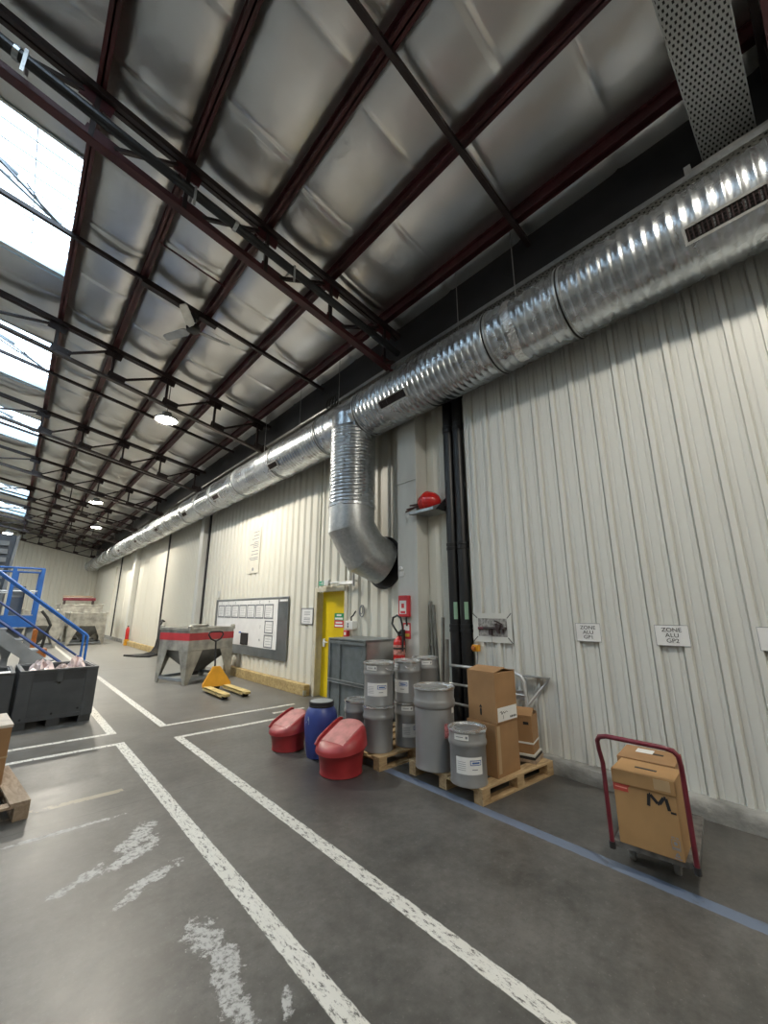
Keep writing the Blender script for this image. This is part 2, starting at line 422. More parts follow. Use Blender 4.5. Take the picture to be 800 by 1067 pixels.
m_sack = M('crumpled pinkish film', (.70,.58,.57), .35, 0, .25, 9, .5, 25)
m_steel = M('brushed stainless', (.46,.45,.42), .38, .75, .25, 4, stretch=(1,1,.4))
m_silo = M('dusty stainless', (.44,.43,.385), .5, .45, .28, 4)
m_silored = M('red band paint', (.52,.045,.055), .5, 0, .12, 4)
m_ptyellow = M('orange yellow enamel', (.75,.36,.025), .4, 0, .1, 4)
m_ptfork = M('worn pale yellow enamel', (.60,.47,.20), .5, 0, .2, 8)
m_stairblue = M('blue enamel', (.030,.135,.45), .38, 0, .12, 4)
m_stairdark = M('dark blue enamel', (.035,.070,.22), .4, 0, .12, 4)
m_machine = M('grey machine paint', (.24,.26,.28), .5, .1, .15, 3)
m_machdark = M('dark slate panel', (.085,.105,.14), .5, 0, .15, 3)
m_orange = M('orange brown enamel', (.50,.16,.03), .5, 0, .25, 5)
m_cabinet = M('blue grey steel', (.19,.215,.22), .42, .3, .12, 9)
m_board = M('grey board metal', (.24,.26,.27), .3, .6, .15, 3)
m_alu = M('aluminium tube', (.66,.67,.67), .35, .6, .1, 6)
m_bar = M('raw grey bar', (.28,.28,.265), .5, .4, .15, 8)

XW = 4.20      # near cladding plane (right-hand wall, behind trolley)
XD = 4.36      # door-side wall plane
YE = 36.1      # end wall
BAY = 4.56
TY = [4.2 + BAY*k for k in range(-2, 8)]          # truss lines
PX = [3.76, 2.73, 1.73, .74, -.15]                # purlins
def roofz(x): return 6.62 - .18*x                 # centre line of the top chords
RIDGE = -2.9
def foilz(x): return 6.86 - .18*x if x >= RIDGE else 6.86 - .18*(2*RIDGE - x)

# ------------------------------------------------------------------ floor and walls
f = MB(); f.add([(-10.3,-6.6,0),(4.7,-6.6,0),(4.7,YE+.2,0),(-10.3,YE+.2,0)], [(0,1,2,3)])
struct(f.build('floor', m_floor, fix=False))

def cladding(x, y0, y1, z0, z1, pitch, rib, depth, phase, groove=True, mb=None, top=None):
    """vertical trapezoidal cladding facing -X"""
    mb = mb or MB(); pts = []
    k0 = math.floor((y0-phase)/pitch)-1; k1 = math.ceil((y1-phase)/pitch)+1
    for k in range(k0, k1+1):
        c = phase + k*pitch
        if groove:
            for g in (-.33,):
                q = c + g*pitch*1.0
                pts += [(q-.008, 0), (q-.003, .005), (q+.003, .005), (q+.008, 0)]
        if groove: pts += [(c-rib*.80, 0), (c-rib*.76, .012), (c-rib*.60, .012), (c-rib*.42, -depth), (c+rib*.42, -depth), (c+rib*.60, .012), (c+rib*.76, .012), (c+rib*.80, 0)]
        else: pts += [(c-rib*.62, 0), (c-rib*.36, -depth), (c+rib*.36, -depth), (c+rib*.62, 0)]
        if groove:
            for g in (.33,):
                q = c + g*pitch*1.0
                pts += [(q-.008, 0), (q-.003, .005), (q+.003, .005), (q+.008, 0)]
    pts = [(y, d) for y, d in pts if y0 < y < y1]
    pts = [(y0, 0)] + sorted(pts) + [(y1, 0)]
    vs = [(x+d, y, z) for z in (z0, z1) for y, d in pts]; n = len(pts)
    mb.add(vs, [(i, i+1, n+i+1, n+i) for i in range(n-1)])
    return mb
WT = 6.12
w = cladding(XW, -6.6, 3.06, .1, WT, .222, .050, .024, .94)
w.add([(XW,3.06,.1),(XD+.3,3.06,.1),(XD+.3,3.06,WT),(XW,3.06,WT)], [(0,1,2,3)])
for zz in (1.79, 3.44, 5.1):                      # screw heads on the ribs
    for k in range(-8, 10):
        y = .94 + .222*k
        if y < 3.0: w.cyl((XW-.022, y, zz), (XW-.028, y, zz), .007, seg=8)
struct(w.build('wall_right', m_wall, fix=False))
# door-side wall, with the doorway left open
DY0, DY1, DZ = 5.86, 6.73, 1.85
w = MB()
cladding(XD, 3.06, DY0, 0, WT, .25, .17, .03, 5.55, False, w)
cladding(XD, DY1, 13.06, 0, WT, .25, .17, .03, 6.93, False, w)
cladding(XD, DY0, DY1, DZ, WT, .25, .17, .03, 6.18, False, w)
struct(w.build('wall_right', m_cream, fix=False))
w = MB(); cladding(XD, 13.14, 17.6, 0, WT, .16, .07, .02, 13.2, False, w); struct(w.build('wall_right', m_cream, fix=False))
w = MB(); cladding(XD, 17.7, 27.15, 0, WT, 1.15, .03, .012, 18.3, False, w); cladding(XD, 27.25, YE+.2, 0, WT, 1.0, .03, .012, 27.8, False, w)
w.b2(XD-.06, 28.4, 0, XD, 33.2, 4.0)             # sliding panel flush on the far wall
w.b2(XD-.07, 29.6, 2.6, XD-.055, 30.0, 2.95); w.b2(XD-.07, 30.7, 2.6, XD-.055, 31.1, 2.95)
struct(w.build('wall_right', m_cream, fix=False))
w = MB(); 
pts = []
for k in range(0, 60):
    c = -10.2 + .25*k
    pts += [(c-.05, 0), (c-.03, -.025), (c+.03, -.025), (c+.05, 0)]
n = len(pts)
w.add([(a, YE+d, z) for z in (0, 8.2) for a, d in pts], [(i, i+1, n+i+1, n+i) for i in range(n-1)])
struct(w.build('wall_far', m_cream, fix=False))
struct(MB().b2(-10.4,-6.6,0,-10.2,YE+.2,6.2).build('wall_left', m_grime))
struct(MB().b2(-10.4,-6.8,0,4.9,-6.6,8.2).build('wall_near', m_grime))
# concrete kerb along the foot of the near wall
w = MB(); n = 46
def kerb(u, v):
    y = -6.6 + 9.64*u; prof = [(4.075,0),(4.068,.06),(4.072,.112),(4.088,.126),(4.2,.132)][round(v*4)]
    return (prof[0] + random.uniform(-.005,.005), y, prof[1] + (random.uniform(-.006,.006) if v > .2 else 0))
w.grid(n, 4, kerb); struct(w.build('baseboard_right', m_curb, smooth=60))
# plinth of the door-side wall further along
struct(MB().b2(XD-.08, 17.7, 0, XD, YE, .16).build('baseboard_right', m_curb, bevel=.01))
# joint strips and boxed columns
for i, y in enumerate((13.1, 17.65, 27.2)):
    struct(MB().b2(XD-.05, y-.05, 0, XD+.05, y+.05, WT-.4).build('trim_%d' % (i+1), m_black_steel))
p = MB().b2(4.10, 3.88, 0, XD+.05, 4.27, WT-.1); p.b2(4.085, 3.87, 3.36, 4.10, 4.28, 3.375)
struct(p.build('pillar', m_greyp, bevel=.006))
struct(MB().b2(4.17, 13.2, 0, XD+.05, 13.5, WT-.3).build('pillar', m_greyp, bevel=.006))
struct(MB().b2(4.15, 22.55, 0, XD+.05, 23.0, WT-.3).build('pillar', m_greyp, bevel=.006))
# dark strip put in for the shade above the wall head
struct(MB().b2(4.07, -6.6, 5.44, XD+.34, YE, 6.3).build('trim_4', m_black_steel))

# ------------------------------------------------------------------ roof: foil ceiling
SKY = [(.85,3.2),(5.34,7.73),(10.13,12.53),(14.84,17.25),(24.36,26.67),(28.69,31.4)]
SX0, SX1 = -2.05, -.20
def strip(mb, xa, xb, holes=()):
    y0, y1 = -6.6, YE+.1; ny = 1500 if xa > -.2 else 700; nx = 12
    rnd = random.Random(int(xa*100))
    ph = rnd.uniform(0, 1.1)
    amp = [rnd.uniform(.93, 1.07) for _ in range(60)]
    def fn(u, v):
        x = xa + (xb-xa)*u; y = y0 + (y1-y0)*v
        q = (y+ph+20)/1.13; k = q - math.floor(q); seam = min(k, 1-k)*1.13
        s = 1 - math.exp(-(seam/.035)**2)*.28 - math.exp(-(seam/.16)**2)*.08
        dh = min([min(abs(y-a), abs(y-b)) if not (a < y < b) else 0 for a, b in holes] or [9])
        z = foilz(x) - .085*(1-abs(2*u-1)**3)*s*amp[int(math.floor(q)) % 60]*min(1, dh/.5) - .006*math.exp(-((seam-.035)/.012)**2)*(1-abs(2*u-1)**6)
        # near the trusses the quilt is pinned up
        return (x, y, z)
    def sk(i, j):
        y = y0 + (y1-y0)*(j+.5)/ny
        return any(a < y < b for a, b in holes)
    mb.grid(nx, ny, fn, sk)
c = MB()
edges = [4.62] + PX
for a, b in zip(edges[:-1], edges[1:]): strip(c, a, b)
strip(c, -.15, SX0, SKY)
strip(c, SX0, RIDGE)
LS = [(a, b) for a, b in SKY]
strip(c, RIDGE, 2*RIDGE-SX0); strip(c, 2*RIDGE-SX0, 2*RIDGE+.15, LS)
for a, b in ((2*RIDGE+.15, -7.5), (-7.5, -8.9), (-8.9, -10.3)): strip(c, a, b)
struct(c.build('ceiling', m_foil, smooth=80))

# ------------------------------------------------------------------ skylights
def skylight(n, ya, yb, mirror=False, detail=True):
    mx = (lambda x: 2*RIDGE - x) if mirror else (lambda x: x)
    fr = MB()
    H = .34
    x0, x1 = mx(SX0), mx(-.15); ylo, yhi = ya-.08, yb+.08
    # four lining walls standing up from the ceiling hole
    def up(xa, yaa, xb, ybb, th):
        za, zb = foilz(xa), foilz(xb)
        fr.add([(xa,yaa,za-.03),(xb,ybb,zb-.03),(xb,ybb,zb+H),(xa,yaa,za+H)], [(0,1,2,3)])
    up(x0, ylo, x0, yhi, 0); up(x1, ylo, x1, yhi, 0); up(x0, ylo, x1, ylo, 0); up(x0, yhi, x1, yhi, 0)
    root = fr.build('window_%d' % n, m_reveal)
    struct(root, 'roof light with pale lining and clear panes', 'skylight')
    pn = MB(); pn.add([(x0,ylo,foilz(x0)+H),(x1,ylo,foilz(x1)+H),(x1,yhi,foilz(x1)+H),(x0,yhi,foilz(x0)+H)], [(0,1,2,3)])
    pn.build('pane', m_glaze, root)
    g = MB()
    k = 9 if detail else 3
    for i in range(1, k):
        y = ylo + (yhi-ylo)*i/k
        g.beam((x0,y,foilz(x0)+H-.03),(x1,y,foilz(x1)+H-.03), .018, .03)
    for t in (.3, .72):
        x = x0 + (x1-x0)*t; g.beam((x,ylo,foilz(x)+H-.02),(x,yhi,foilz(x)+H-.02), .012, .012)
    g.build('glazing_bar', m_bracket, root)
    if detail:
        a = MB(); ym = (ya+yb)/2; zz = foilz(-.6)+.17
        a.beam((-.30,ym+.25,foilz(-.3)+.1),(-1.15,ym-.05,zz+.12),.03,.02); a.beam((-.30,ym+.25,foilz(-.3)+.1),(-1.1,ym-.22,zz+.1),.03,.02)
        a.cyl((-.85,ym-.05,zz+.1),(-1.25,ym-.2,zz+.18),.035,seg=10); a.beam((-.5,ym+.18,foilz(-.5)+.13),(-.75,ym-.1,foilz(-.75)+.16),.015,.015)
        a.build('opener_arm', m_machine, root)
for i, (a, b) in enumerate(SKY): skylight(i+1, a, b)
for i, (a, b) in enumerate(LS): skylight(len(SKY)+i+1, a, b, True, False)

# ------------------------------------------------------------------ purlins
ordn = ['first', 'second', 'third', 'fourth', 'fifth']
for i, x in enumerate(PX):
    q = MB(); z0 = roofz(x)+.055; z1 = roofz(x)+.225
    q.b2(x-.045, -6.5, z0, x+.045, YE-.05, z0+.014); q.b2(x-.008, -6.5, z0, x+.008, YE-.05, z1); q.b2(x-.045, -6.5, z1-.012, x+.045, YE-.05, z1)
    tag(q.build('roof_purlin', m_red_steel), 'dark red steel purlin running lengthwise, %s out from the duct wall' % ordn[i], 'purlin', 'purlins under the foil ceiling')
for x in (-2.0, -3.8, -5.55, -6.6, -7.6, -8.9):
    q = MB(); z0 = foilz(x)-.18; q.b2(x-.045,-6.5,z0,x+.045,YE-.05,z0+.014); q.b2(x-.008,-6.5,z0,x+.008,YE-.05,foilz(x))
    tag(q.build('roof_purlin', m_red_steel), 'dark red steel purlin beyond the skylights, outside the picture', 'purlin', 'purlins beyond the skylights')

# ------------------------------------------------------------------ trusses
NX = [3.76, 2.73, 1.73, .74, -.15, -1.5, -2.9]
def botz(x): return 6.00 - .205*x
def truss(y, label, gi):
    t = thing('roof_truss', label, 'roof truss', (0, y, 0), 0, 'roof trusses')
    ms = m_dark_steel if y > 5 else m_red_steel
    q = MB()
    for k_ in (-.035, .035): q.beam((4.34,y+k_,roofz(4.34)),(RIDGE,y+k_,roofz(RIDGE)),.05,.075)
    q.build('top_chord', m_dark_steel, t)
    q = MB(); hb = .11 if y < 5 else .06
    q.beam((3.86,y,botz(3.86)),(RIDGE,y,botz(RIDGE)),.10,.012); q.beam((3.86,y,botz(3.86)+hb/2),(RIDGE,y,botz(RIDGE)+hb/2),.02,hb)
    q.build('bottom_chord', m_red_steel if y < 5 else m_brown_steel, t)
    for x in NX[:-1]:
        MB().beam((x-.14,y,roofz(x-.14)-.07),(x+.14,y,roofz(x+.14)-.07),.014,.20).build('gusset_plate', ms, t)
        MB().beam((x-.06,y,botz(x-.06)+.09),(x+.24,y,botz(x+.24)+.09),.014,.17).build('gusset_plate', ms, t)
    for i, x in enumerate(NX[:-1]):
        MB().beam((x,y,botz(x)+.03),(x,y,roofz(x)-.05),.045,.045).build('vertical', m_dark_steel, t)
        if i+1 < len(NX):
            x2 = NX[i+1]
            MB().beam((x2+.2,y,botz(x2+.2)+.11),(x-.12,y,roofz(x-.12)-.10),.04,.04).build('diagonal', m_dark_steel, t)
    # curved knee to the column head
    MB().tube([(3.76,y,botz(3.76)+.05),(3.95,y,5.38),(4.12,y,5.2),(4.24,y,4.98),(4.3,y,4.75)],.03,8).build('knee_brace', m_dark_steel, t)
    return t
tl = {-2:'roof truss behind the camera, outside the picture', -1:'dark red roof truss beside the perforated tray at the top corner', 0:'nearest full roof truss overhead, with the strapped black pipe running beside it',
      1:'second roof truss along the hall, carrying the nearest lit lamp', 2:'third roof truss along the hall, first one past the nearest lit lamp', 3:'fourth roof truss along the hall, carrying the second lit lamp',
      4:'fifth roof truss along the hall, between the two far lamps', 5:'sixth roof truss along the hall, just past the farthest lamp', 6:'seventh roof truss along the hall, second from the end wall', 7:'last roof truss, close against the end wall'}
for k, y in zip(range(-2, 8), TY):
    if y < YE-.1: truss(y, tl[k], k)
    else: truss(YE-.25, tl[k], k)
# light rafters half way between the trusses
for k in range(-1, 7):
    y = 4.2 + BAY*(k+.485)
    q = MB(); q.beam((4.3,y,roofz(4.3)+.02),(RIDGE,y,roofz(RIDGE)+.02),.055,.06)
    tag(q.build('bracing_rafter', m_dark_steel), 'thin dark rafter under the purlins, midway %s' % ['before the nearest truss','between first and second trusses','between second and third trusses','between third and fourth trusses','between fourth and fifth trusses','between fifth and sixth trusses','between sixth and seventh trusses','between seventh and last trusses'][k+1], 'rafter', 'light rafters between trusses')
# far lengthwise-bracing crosses give the dense look near the end wall
t = thing('roof_bracing', 'upright dark bracing frame across the far trusses', 'bracing', (1.0, 20.2, 0))
for x in (.6, 1.1, 1.6): MB().beam((x,20.2,botz(x)),(x,20.2,roofz(x)),.04,.04).build('vertical', m_dark_steel, t)
MB().beam((.5,20.2,botz(.5)),(1.75,20.2,botz(1.75)),.05,.05).build('rail', m_dark_steel, t)
# red tie rod
tag(MB().cyl((.74,5.57,roofz(.74)-.0+.06),(1.73,5.57,roofz(1.73)+.06),.013,seg=8).build('tie_rod', m_red_steel), 'short thin red rod spanning two purlins before the ceiling fan', 'tie rod')
# black pipe hung along the nearest truss
t = thing('service_pipe', 'black service pipe slung on perforated straps beside the nearest truss', 'pipe', (0, 4.0, 6.1))
MB().tube([(-2.8,3.98,6.66),(-.8,3.98,6.23),(1.2,3.98,5.86),(3.86,3.98,5.38)],.052,14).build('pipe', m_pipe, t)
for x, z in ((-.72,6.215),(1.25,5.85)):
    MB().cyl((x-.02,3.98,z+.004),(x+.02,3.98,z-.004),.062,seg=14).build('collar', m_galv2, t)
for x, zz in ((-.66,6.2),(.78,5.92),(2.0,5.70)):
    s_ = MB(); s_.b2(x-.013,3.918,zz-.20,x+.013,3.922,zz+.05); s_.b2(x-.013,3.918,zz+.05,x+.013,4.16,zz+.056)
    for i in range(6): s_.cyl((x,3.9215,zz-.18+i*.04),(x,3.9165,zz-.18+i*.04),.006,seg=6)
    s_.build('strap', m_bracket, t)

# ------------------------------------------------------------------ ceiling fan
t = thing('ceiling_fan', 'three bladed grey ceiling fan hung under the foil roof', 'fan', (1.52, 6.42, 6.02))
MB().beam((.72,6.42,roofz(.72)-.035),(1.88,6.42,roofz(1.88)-.035),.10,.05).build('mounting_rail', m_dark_steel, t)
MB().cyl((1.52,6.42,6.03),(1.52,6.42,6.28),.02,seg=10).cyl((1.52,6.42,6.2),(1.52,6.42,6.28),.06,.075,seg=16).build('downrod', m_black_steel, t)
MB().lathe([(.03,.07),(.09,.06),(.11,.02),(.10,-.03),(.05,-.055),(.01,-.06)],(1.52,6.42,6.02),24).build('hub', m_black_steel, t, smooth=40)
for a in (-1, 119, 239):
    d = Vector((math.cos(math.radians(a)), math.sin(math.radians(a)), 0)); n_ = Vector((-d.y, d.x, 0)); b = MB(); c0 = Vector((1.52,6.42,6.0))
    pr = []
    for r_, w_ in ((.09,.03),(.16,.065),(.56,.055),(.60,.04)):
        for s_ in (-1, 1): pr.append(c0 + d*r_ + n_*w_*s_ + Vector((0,0,.018*s_)))
    top = [p_ + Vector((0,0,.012)) for p_ in pr]
    fs = []
    for i in range(3):
        A = i*2; fs += [(A,A+1,A+3,A+2),(8+A,8+A+2,8+A+3,8+A+1),(A,A+2,8+A+2,8+A),(A+1,8+A+1,8+A+3,A+3)]
    fs += [(0,8,9,1),(6,7,15,14)]
    b.add(pr+top, fs).build('blade', m_bracket, t)

# ------------------------------------------------------------------ high-bay lamps
def lamp(x, y, z, label):
    t = thing('high_bay_lamp', label, 'lamp', (x, y, z), 0, 'round high bay lamps')
    MB().lathe([(.06,.18),(.09,.17),(.10,.09),(.20,.05),(.225,.03),(.225,.0),(.20,.0)],(x,y,z),28).build('housing', m_lampbody, t, smooth=40)
    MB().lathe([(.199,.002),(.17,-.012),(.1,-.02),(.005,-.022)],(x,y,z),28).build('lens', m_lampfill if x < -3 else m_lampnear if y < 2 else m_lamp, t, smooth=60)
    MB().cyl((x,y,z+.2),(x,y,roofz(x)-.05 if x > RIDGE else 6.6),.008,seg=6).build('hanger', m_black_steel, t)
lamp(1.83, 8.95, 5.42, 'nearest lit round lamp hanging at the second truss, past the ceiling fan')
lamp(1.76, 18.05, 5.42, 'lit round lamp below the fourth truss, upper of the two far lamps')
lamp(2.47, 23.6, 5.42, 'farthest lit round lamp, lower of the two far lamps near the duct')
lamp(-.72, 28.8, 5.45, 'lit round lamp glowing at the picture edge under the last skylights')
for y in (-.4, -5.2): lamp(1.8, y, 5.45, 'round lamp above and behind the camera, outside the picture')
for y in (-4, 6, 16, 27): lamp(-5.5, y, 5.6, 'unseen round lamp added for fill light on the far side of the hall')  # unseen row, added as fill light

# ------------------------------------------------------------------ ventilation duct
DXc, DZc, DR = 3.83, 4.60, .365
t = thing('ventilation_duct', 'huge galvanised spiral air duct along the wall head with a branch bending into the wall', 'duct', (DXc, 0, DZc))
TEE = 4.95
def ribbed(y0, y1, pitch, h):
    prof = [(DR, y0)]; y = y0 + .03
    while y + pitch < y1:
        prof += [(DR, y), (DR, y+pitch*.55), (DR+h, y+pitch*.68), (DR+h, y+pitch*.86)]; y += pitch
    prof.append((DR, y1)); return prof
MB().lathe(ribbed(-6.5, 4.55, .09, .010),(DXc,0,DZc),56,axis='y').build('near_spiral_section', m_galv, t, smooth=50)
MB().lathe([(DR+.004,4.55),(DR+.006,4.57),(DR+.006,5.36),(DR+.004,5.38)],(DXc,0,DZc),56,axis='y').build('tee_section', m_galv, t, smooth=50)
MB().lathe(ribbed(5.38, YE-.4, .09, .0035),(DXc,0,DZc),48,axis='y').build('far_spiral_section', m_galv, t, smooth=50)
for y in (1.36, 2.22, 4.60, 5.74, 7.48, 9.35, 10.95, 12.2, 13.6, 15.3, 16.6, 18.4, 20.2, 22, 24.2, 26.4, 28.6, 31, 33.4):
    q = MB()
    q.lathe([(DR+.002,y-.032),(DR+.016,y-.028),(DR+.016,y-.014),(DR+.012,y-.010),(DR+.012,y+.010),(DR+.016,y+.014),(DR+.016,y+.028),(DR+.002,y+.032)],(DXc,0,DZc),48,axis='y')
    q.build('collar', m_galv2, t, smooth=30)
    MB().lathe([(DR+.012,y-.009),(DR+.0165,y-.008),(DR+.0165,y+.008),(DR+.012,y+.009)],(DXc,0,DZc),48,axis='y').build('seal_band', m_rubber, t)
def grille(y0, y1, h=.10, ang=-145):
    a = math.radians(ang); nrm = Vector((math.cos(a),0,math.sin(a))); tv = Vector((-math.sin(a),0,math.cos(a)))
    c0 = Vector((DXc,0,DZc)) + nrm*(DR+.012)
    def P(y, s, o): return c0 + tv*s + nrm*o + Vector((0,y,0))
    q = MB(); h2 = h/2
    for (ya, yb, sa, sb) in ((y0-.02,y1+.02,h2,h2+.02),(y0-.02,y1+.02,-h2-.02,-h2),(y0-.02,y0,-h2,h2),(y1,y1+.02,-h2,h2)):
        v = [P(y_,s_,o_) for o_ in (-.025,.012) for s_ in (sa,sb) for y_ in (ya,yb)]
        q.add(v, [(0,2,3,1),(4,5,7,6),(0,1,5,4),(2,6,7,3),(0,4,6,2),(1,3,7,5)])
    fr = q.build('grille', m_bracket, t)
    q = MB(); v = [P(y_,s_,o_) for o_ in (-.02,-.004) for s_ in (-h2,h2) for y_ in (y0,y1)]
    q.add(v, [(0,2,3,1),(4,5,7,6),(0,1,5,4),(2,6,7,3),(0,4,6,2),(1,3,7,5)]).build('grille_backing', m_grille, fr)
    q = MB(); n = max(4, int((y1-y0)/.03))
    for i in range(n):
        y = y0 + (y1-y0)*(i+.5)/n; v = [P(y_,s_,o_) for o_ in (-.004,.008) for s_ in (-h2,h2) for y_ in (y-.004,y+.004)]
        q.add(v, [(0,2,3,1),(4,5,7,6),(0,1,5,4),(2,6,7,3),(0,4,6,2),(1,3,7,5)])
    for s in (-.025, 0, .025):
        v = [P(y_,s_,o_) for o_ in (-.004,.006) for s_ in (s-.002,s+.002) for y_ in (y0,y1)]
        q.add(v, [(0,2,3,1),(4,5,7,6),(0,1,5,4),(2,6,7,3),(0,4,6,2),(1,3,7,5)])
    q.build('louver', m_dark_steel, fr)
for a_, b_ in ((-.62,-.16),(-.14,.34),(3.5,4.02),(7.15,7.5),(10.3,10.7),(12.9,13.3),(16.2,16.6),(19.6,20),(23.2,23.7)): grille(a_, b_)
# silver tape patch on the near section
q = MB(); q.grid(20, 1, lambda u, v: (DXc+(DR+.0125)*math.cos(math.radians(-215+u*130)), 1.86+v*.1+.02*math.sin(u*9), DZc+(DR+.0125)*math.sin(math.radians(-215+u*130))))
q.build('tape_patch', M('bright foil tape', (.75,.75,.75), .22, .9, .15, 12, .6, 30), t)
# branch: straight drop, mitred elbow, wall flange
BR = .358; BX = 3.76
pr = [(BR, 4.58)]; z = 4.38
while z > 3.12:
    pr += [(BR, z), (BR, z-.03), (BR+.008, z-.038), (BR+.008, z-.047)]; z -= .055
pr += [(BR, z), (BR, 3.04)]
MB().lathe(pr[::-1],(BX,TEE,0),44).build('branch_section', m_galv, t, smooth=50)
el = MB(); pts = [(BX,TEE,3.06),(BX,TEE,2.76),(3.99,4.90,2.39),(4.325,4.82,2.25)]
def ring_tube(mb, pts, r, seg=44):
    pts = [Vector(p) for p in pts]; n = len(pts); rings = []
    for i, p in enumerate(pts):
        d0 = (pts[i]-pts[i-1]).normalized() if i else (pts[1]-pts[0]).normalized()
        d1 = (pts[i+1]-pts[i]).normalized() if i < n-1 else d0
        d = (d0+d1).normalized(); yv = Vector((0,1,0)); a = (yv - d*yv.dot(d)).normalized(); b = d.cross(a)
        k = 1/max(.8, d.dot(d1))
        rings.append([p + a*math.cos(2*PI*j/seg)*r + b*math.sin(2*PI*j/seg)*r*k for j in range(seg)])
    vs = [v for r_ in rings for v in r_]
    mb.add(vs, [(i*seg+j, i*seg+(j+1) % seg, (i+1)*seg+(j+1) % seg, (i+1)*seg+j) for i in range(n-1) for j in range(seg)])
ring_tube(el, pts, BR+.004)
el.build('elbow', m_galv2, t, smooth=18)
sm = MB(); sm.lathe([(BR+.004,3.05),(BR+.014,3.06),(BR+.014,3.10),(BR+.004,3.11)],(BX,TEE,0),44); sm.build('elbow_seam', m_galv, t)
fx = XD-.030
MB().lathe([(BR+.005,0),(BR+.06,.0),(BR+.06,.02),(BR+.005,.02)],(fx-.022,4.82,2.25),44,axis='x').build('wall_flange', m_rubber, t)
# ------------------------------------------------------------------ services above the duct
t = thing('cable_tray', 'long perforated cable tray running above the duct under the eave', 'cable tray', (4.08, 0, 5.3))
q = MB(); q.b2(3.9,-6.4,5.24,4.17,5.6,5.244); q.build('base', m_mesh, t)
q = MB(); q.b2(3.9,-6.4,5.24,3.904,5.6,5.30); q.b2(4.166,-6.4,5.24,4.17,5.6,5.30); q.build('side_rail', m_galv2, t)
t = thing('cross_cable_tray', 'wide perforated steel tray crossing the roof above the near duct end', 'cable tray', (3, 0, 5.6))
def tz(x): return 6.14 - .18*x
q = MB(); q.add([(.6,-.19,tz(.6)),(4.1,-.19,tz(4.1)),(4.1,.17,tz(4.1)),(.6,.17,tz(.6))], [(0,1,2,3)]); q.build('base', m_tray, t)
q = MB()
for y in (-.19, .17): q.beam((.6,y,tz(.6)+.03),(4.1,y,tz(4.1)+.03),.006,.06)
q.build('side_rail', m_galv2, t)
q = MB(); q.add([(.6,-.185,tz(.6)+.055),(4.1,-.185,tz(4.1)+.055),(4.1,.165,tz(4.1)+.055),(.6,.165,tz(.6)+.055)], [(0,1,2,3)])
q.build('hole_shade_sheet', m_rubber, t)  # black sheet added over the tray so its holes look shaded
q = MB(); q.beam((4.0,-.5,tz(4)-.035),(4.0,.30,tz(4)-.035),.04,.04); q.box((4.0,.28,tz(4)-.02),(.08,.05,.1)); q.build('support_bar', m_bracket, t)
q = MB()
for y in (2.0, 2.85, 5.6, 7.0, 8.6): q.cyl((3.95,y,5.36),(3.95,y,roofz(3.95)+.2),.006,seg=6)
for i, y in enumerate((2.0, 2.85, 5.6, 7.0, 8.6)):
    tag(MB().cyl((3.9,y,5.0),(3.9,y,roofz(3.9)+.2),.006,seg=6).build('hanger_rod', m_bracket), ['thin hanger rod above the duct, closest to the near collar','thin hanger rod above the duct, next to the tape patch','thin hanger rod above the duct tee','thin hanger rod just beyond the duct tee','thin hanger rod beside the third truss-side grille'][i], 'rod', 'hanger rods over the duct')
t = thing('conduit', 'thin grey conduit with black cable loops above the duct tee', 'conduit', (4.05, 6, 5.45))
MB().tube([(4.04,5.7,5.38),(4.04,9,5.42),(4.04,16,5.42)],.022,8).build('tube', m_bracket, t)
for k in range(3):
    MB().tube([(4.0,5.85+.1*k+.11*math.cos(a*PI/6),5.42+.11*math.sin(a*PI/6)) for a in range(12)],.014,6,True).build('cable_loop', m_rubber, t)
# ------------------------------------------------------------------ black pipes at the wall edge
for y, lab, x, dz in ((3.375,'black vertical pipe with green sticker, beside the red shelf tank',4.25,0),(3.208,'black vertical pipe with green sticker, touching the white cladding edge',4.25,.0)):
    t = thing('drain_pipe', lab, 'pipe', (x, y, 0), 0, 'black vertical pipes')
    MB().tube([(x,y,0),(x,y,4.42),(x+.02,y,4.49),(x+.07,y,4.54),(x+.2,y,4.56)],.073,24).build('pipe', m_pipe, t, smooth=40)
    for z in (1.29, 2.33, 4.0):
        q = MB(); q.lathe([(.074,z-.05),(.081,z-.045),(.081,z-.01),(.076,z-.006),(.076,z+.006),(.081,z+.01),(.081,z+.045),(.074,z+.05)],(x,y,0),24); q.build('coupling', m_pipe, t, smooth=30)
    q = MB(); q.grid(6, 1, lambda u, v: (x+.0745*math.cos(math.radians(205+u*38)), y+.0745*math.sin(math.radians(205+u*38)), 1.40+.21*v)); q.build('sticker', M('pale green sticker', (.30,.50,.36), .5), t)

# ------------------------------------------------------------------ shelf with red vessel
t = thing('wall_shelf', 'grey folded metal shelf bracketed to the wall beside the black pipes', 'shelf', (4.2, 3.7, 2.8))
q = MB(); q.add([(4.02,3.95,2.83),(4.02,3.50,2.83),(4.34,3.46,2.83),(4.34,3.86,2.83)], [(0,1,2,3)]); q.add([(4.02,3.95,2.838),(4.02,3.50,2.838),(4.34,3.46,2.838),(4.34,3.86,2.838)], [(0,1,2,3)])
q.build('tray', m_galv2, t)
q = MB(); q.beam((4.02,3.95,2.85),(4.02,3.50,2.85),.006,.04); q.beam((4.02,3.50,2.85),(4.34,3.46,2.97),.006,.05); q.build('lip', m_galv2, t)
q = MB(); q.prism([(4.34,2.83),(4.34,3.10),(4.05,2.84)], lambda p: (p[0],3.47,p[1]), lambda p: (p[0],3.475,p[1])); q.build('side_gusset', m_black_steel, t)
t = thing('red_tank', 'glossy red rounded tank lying on the grey wall shelf', 'tank', (4.17, 3.7, 2.84))
q = MB(); prof = []
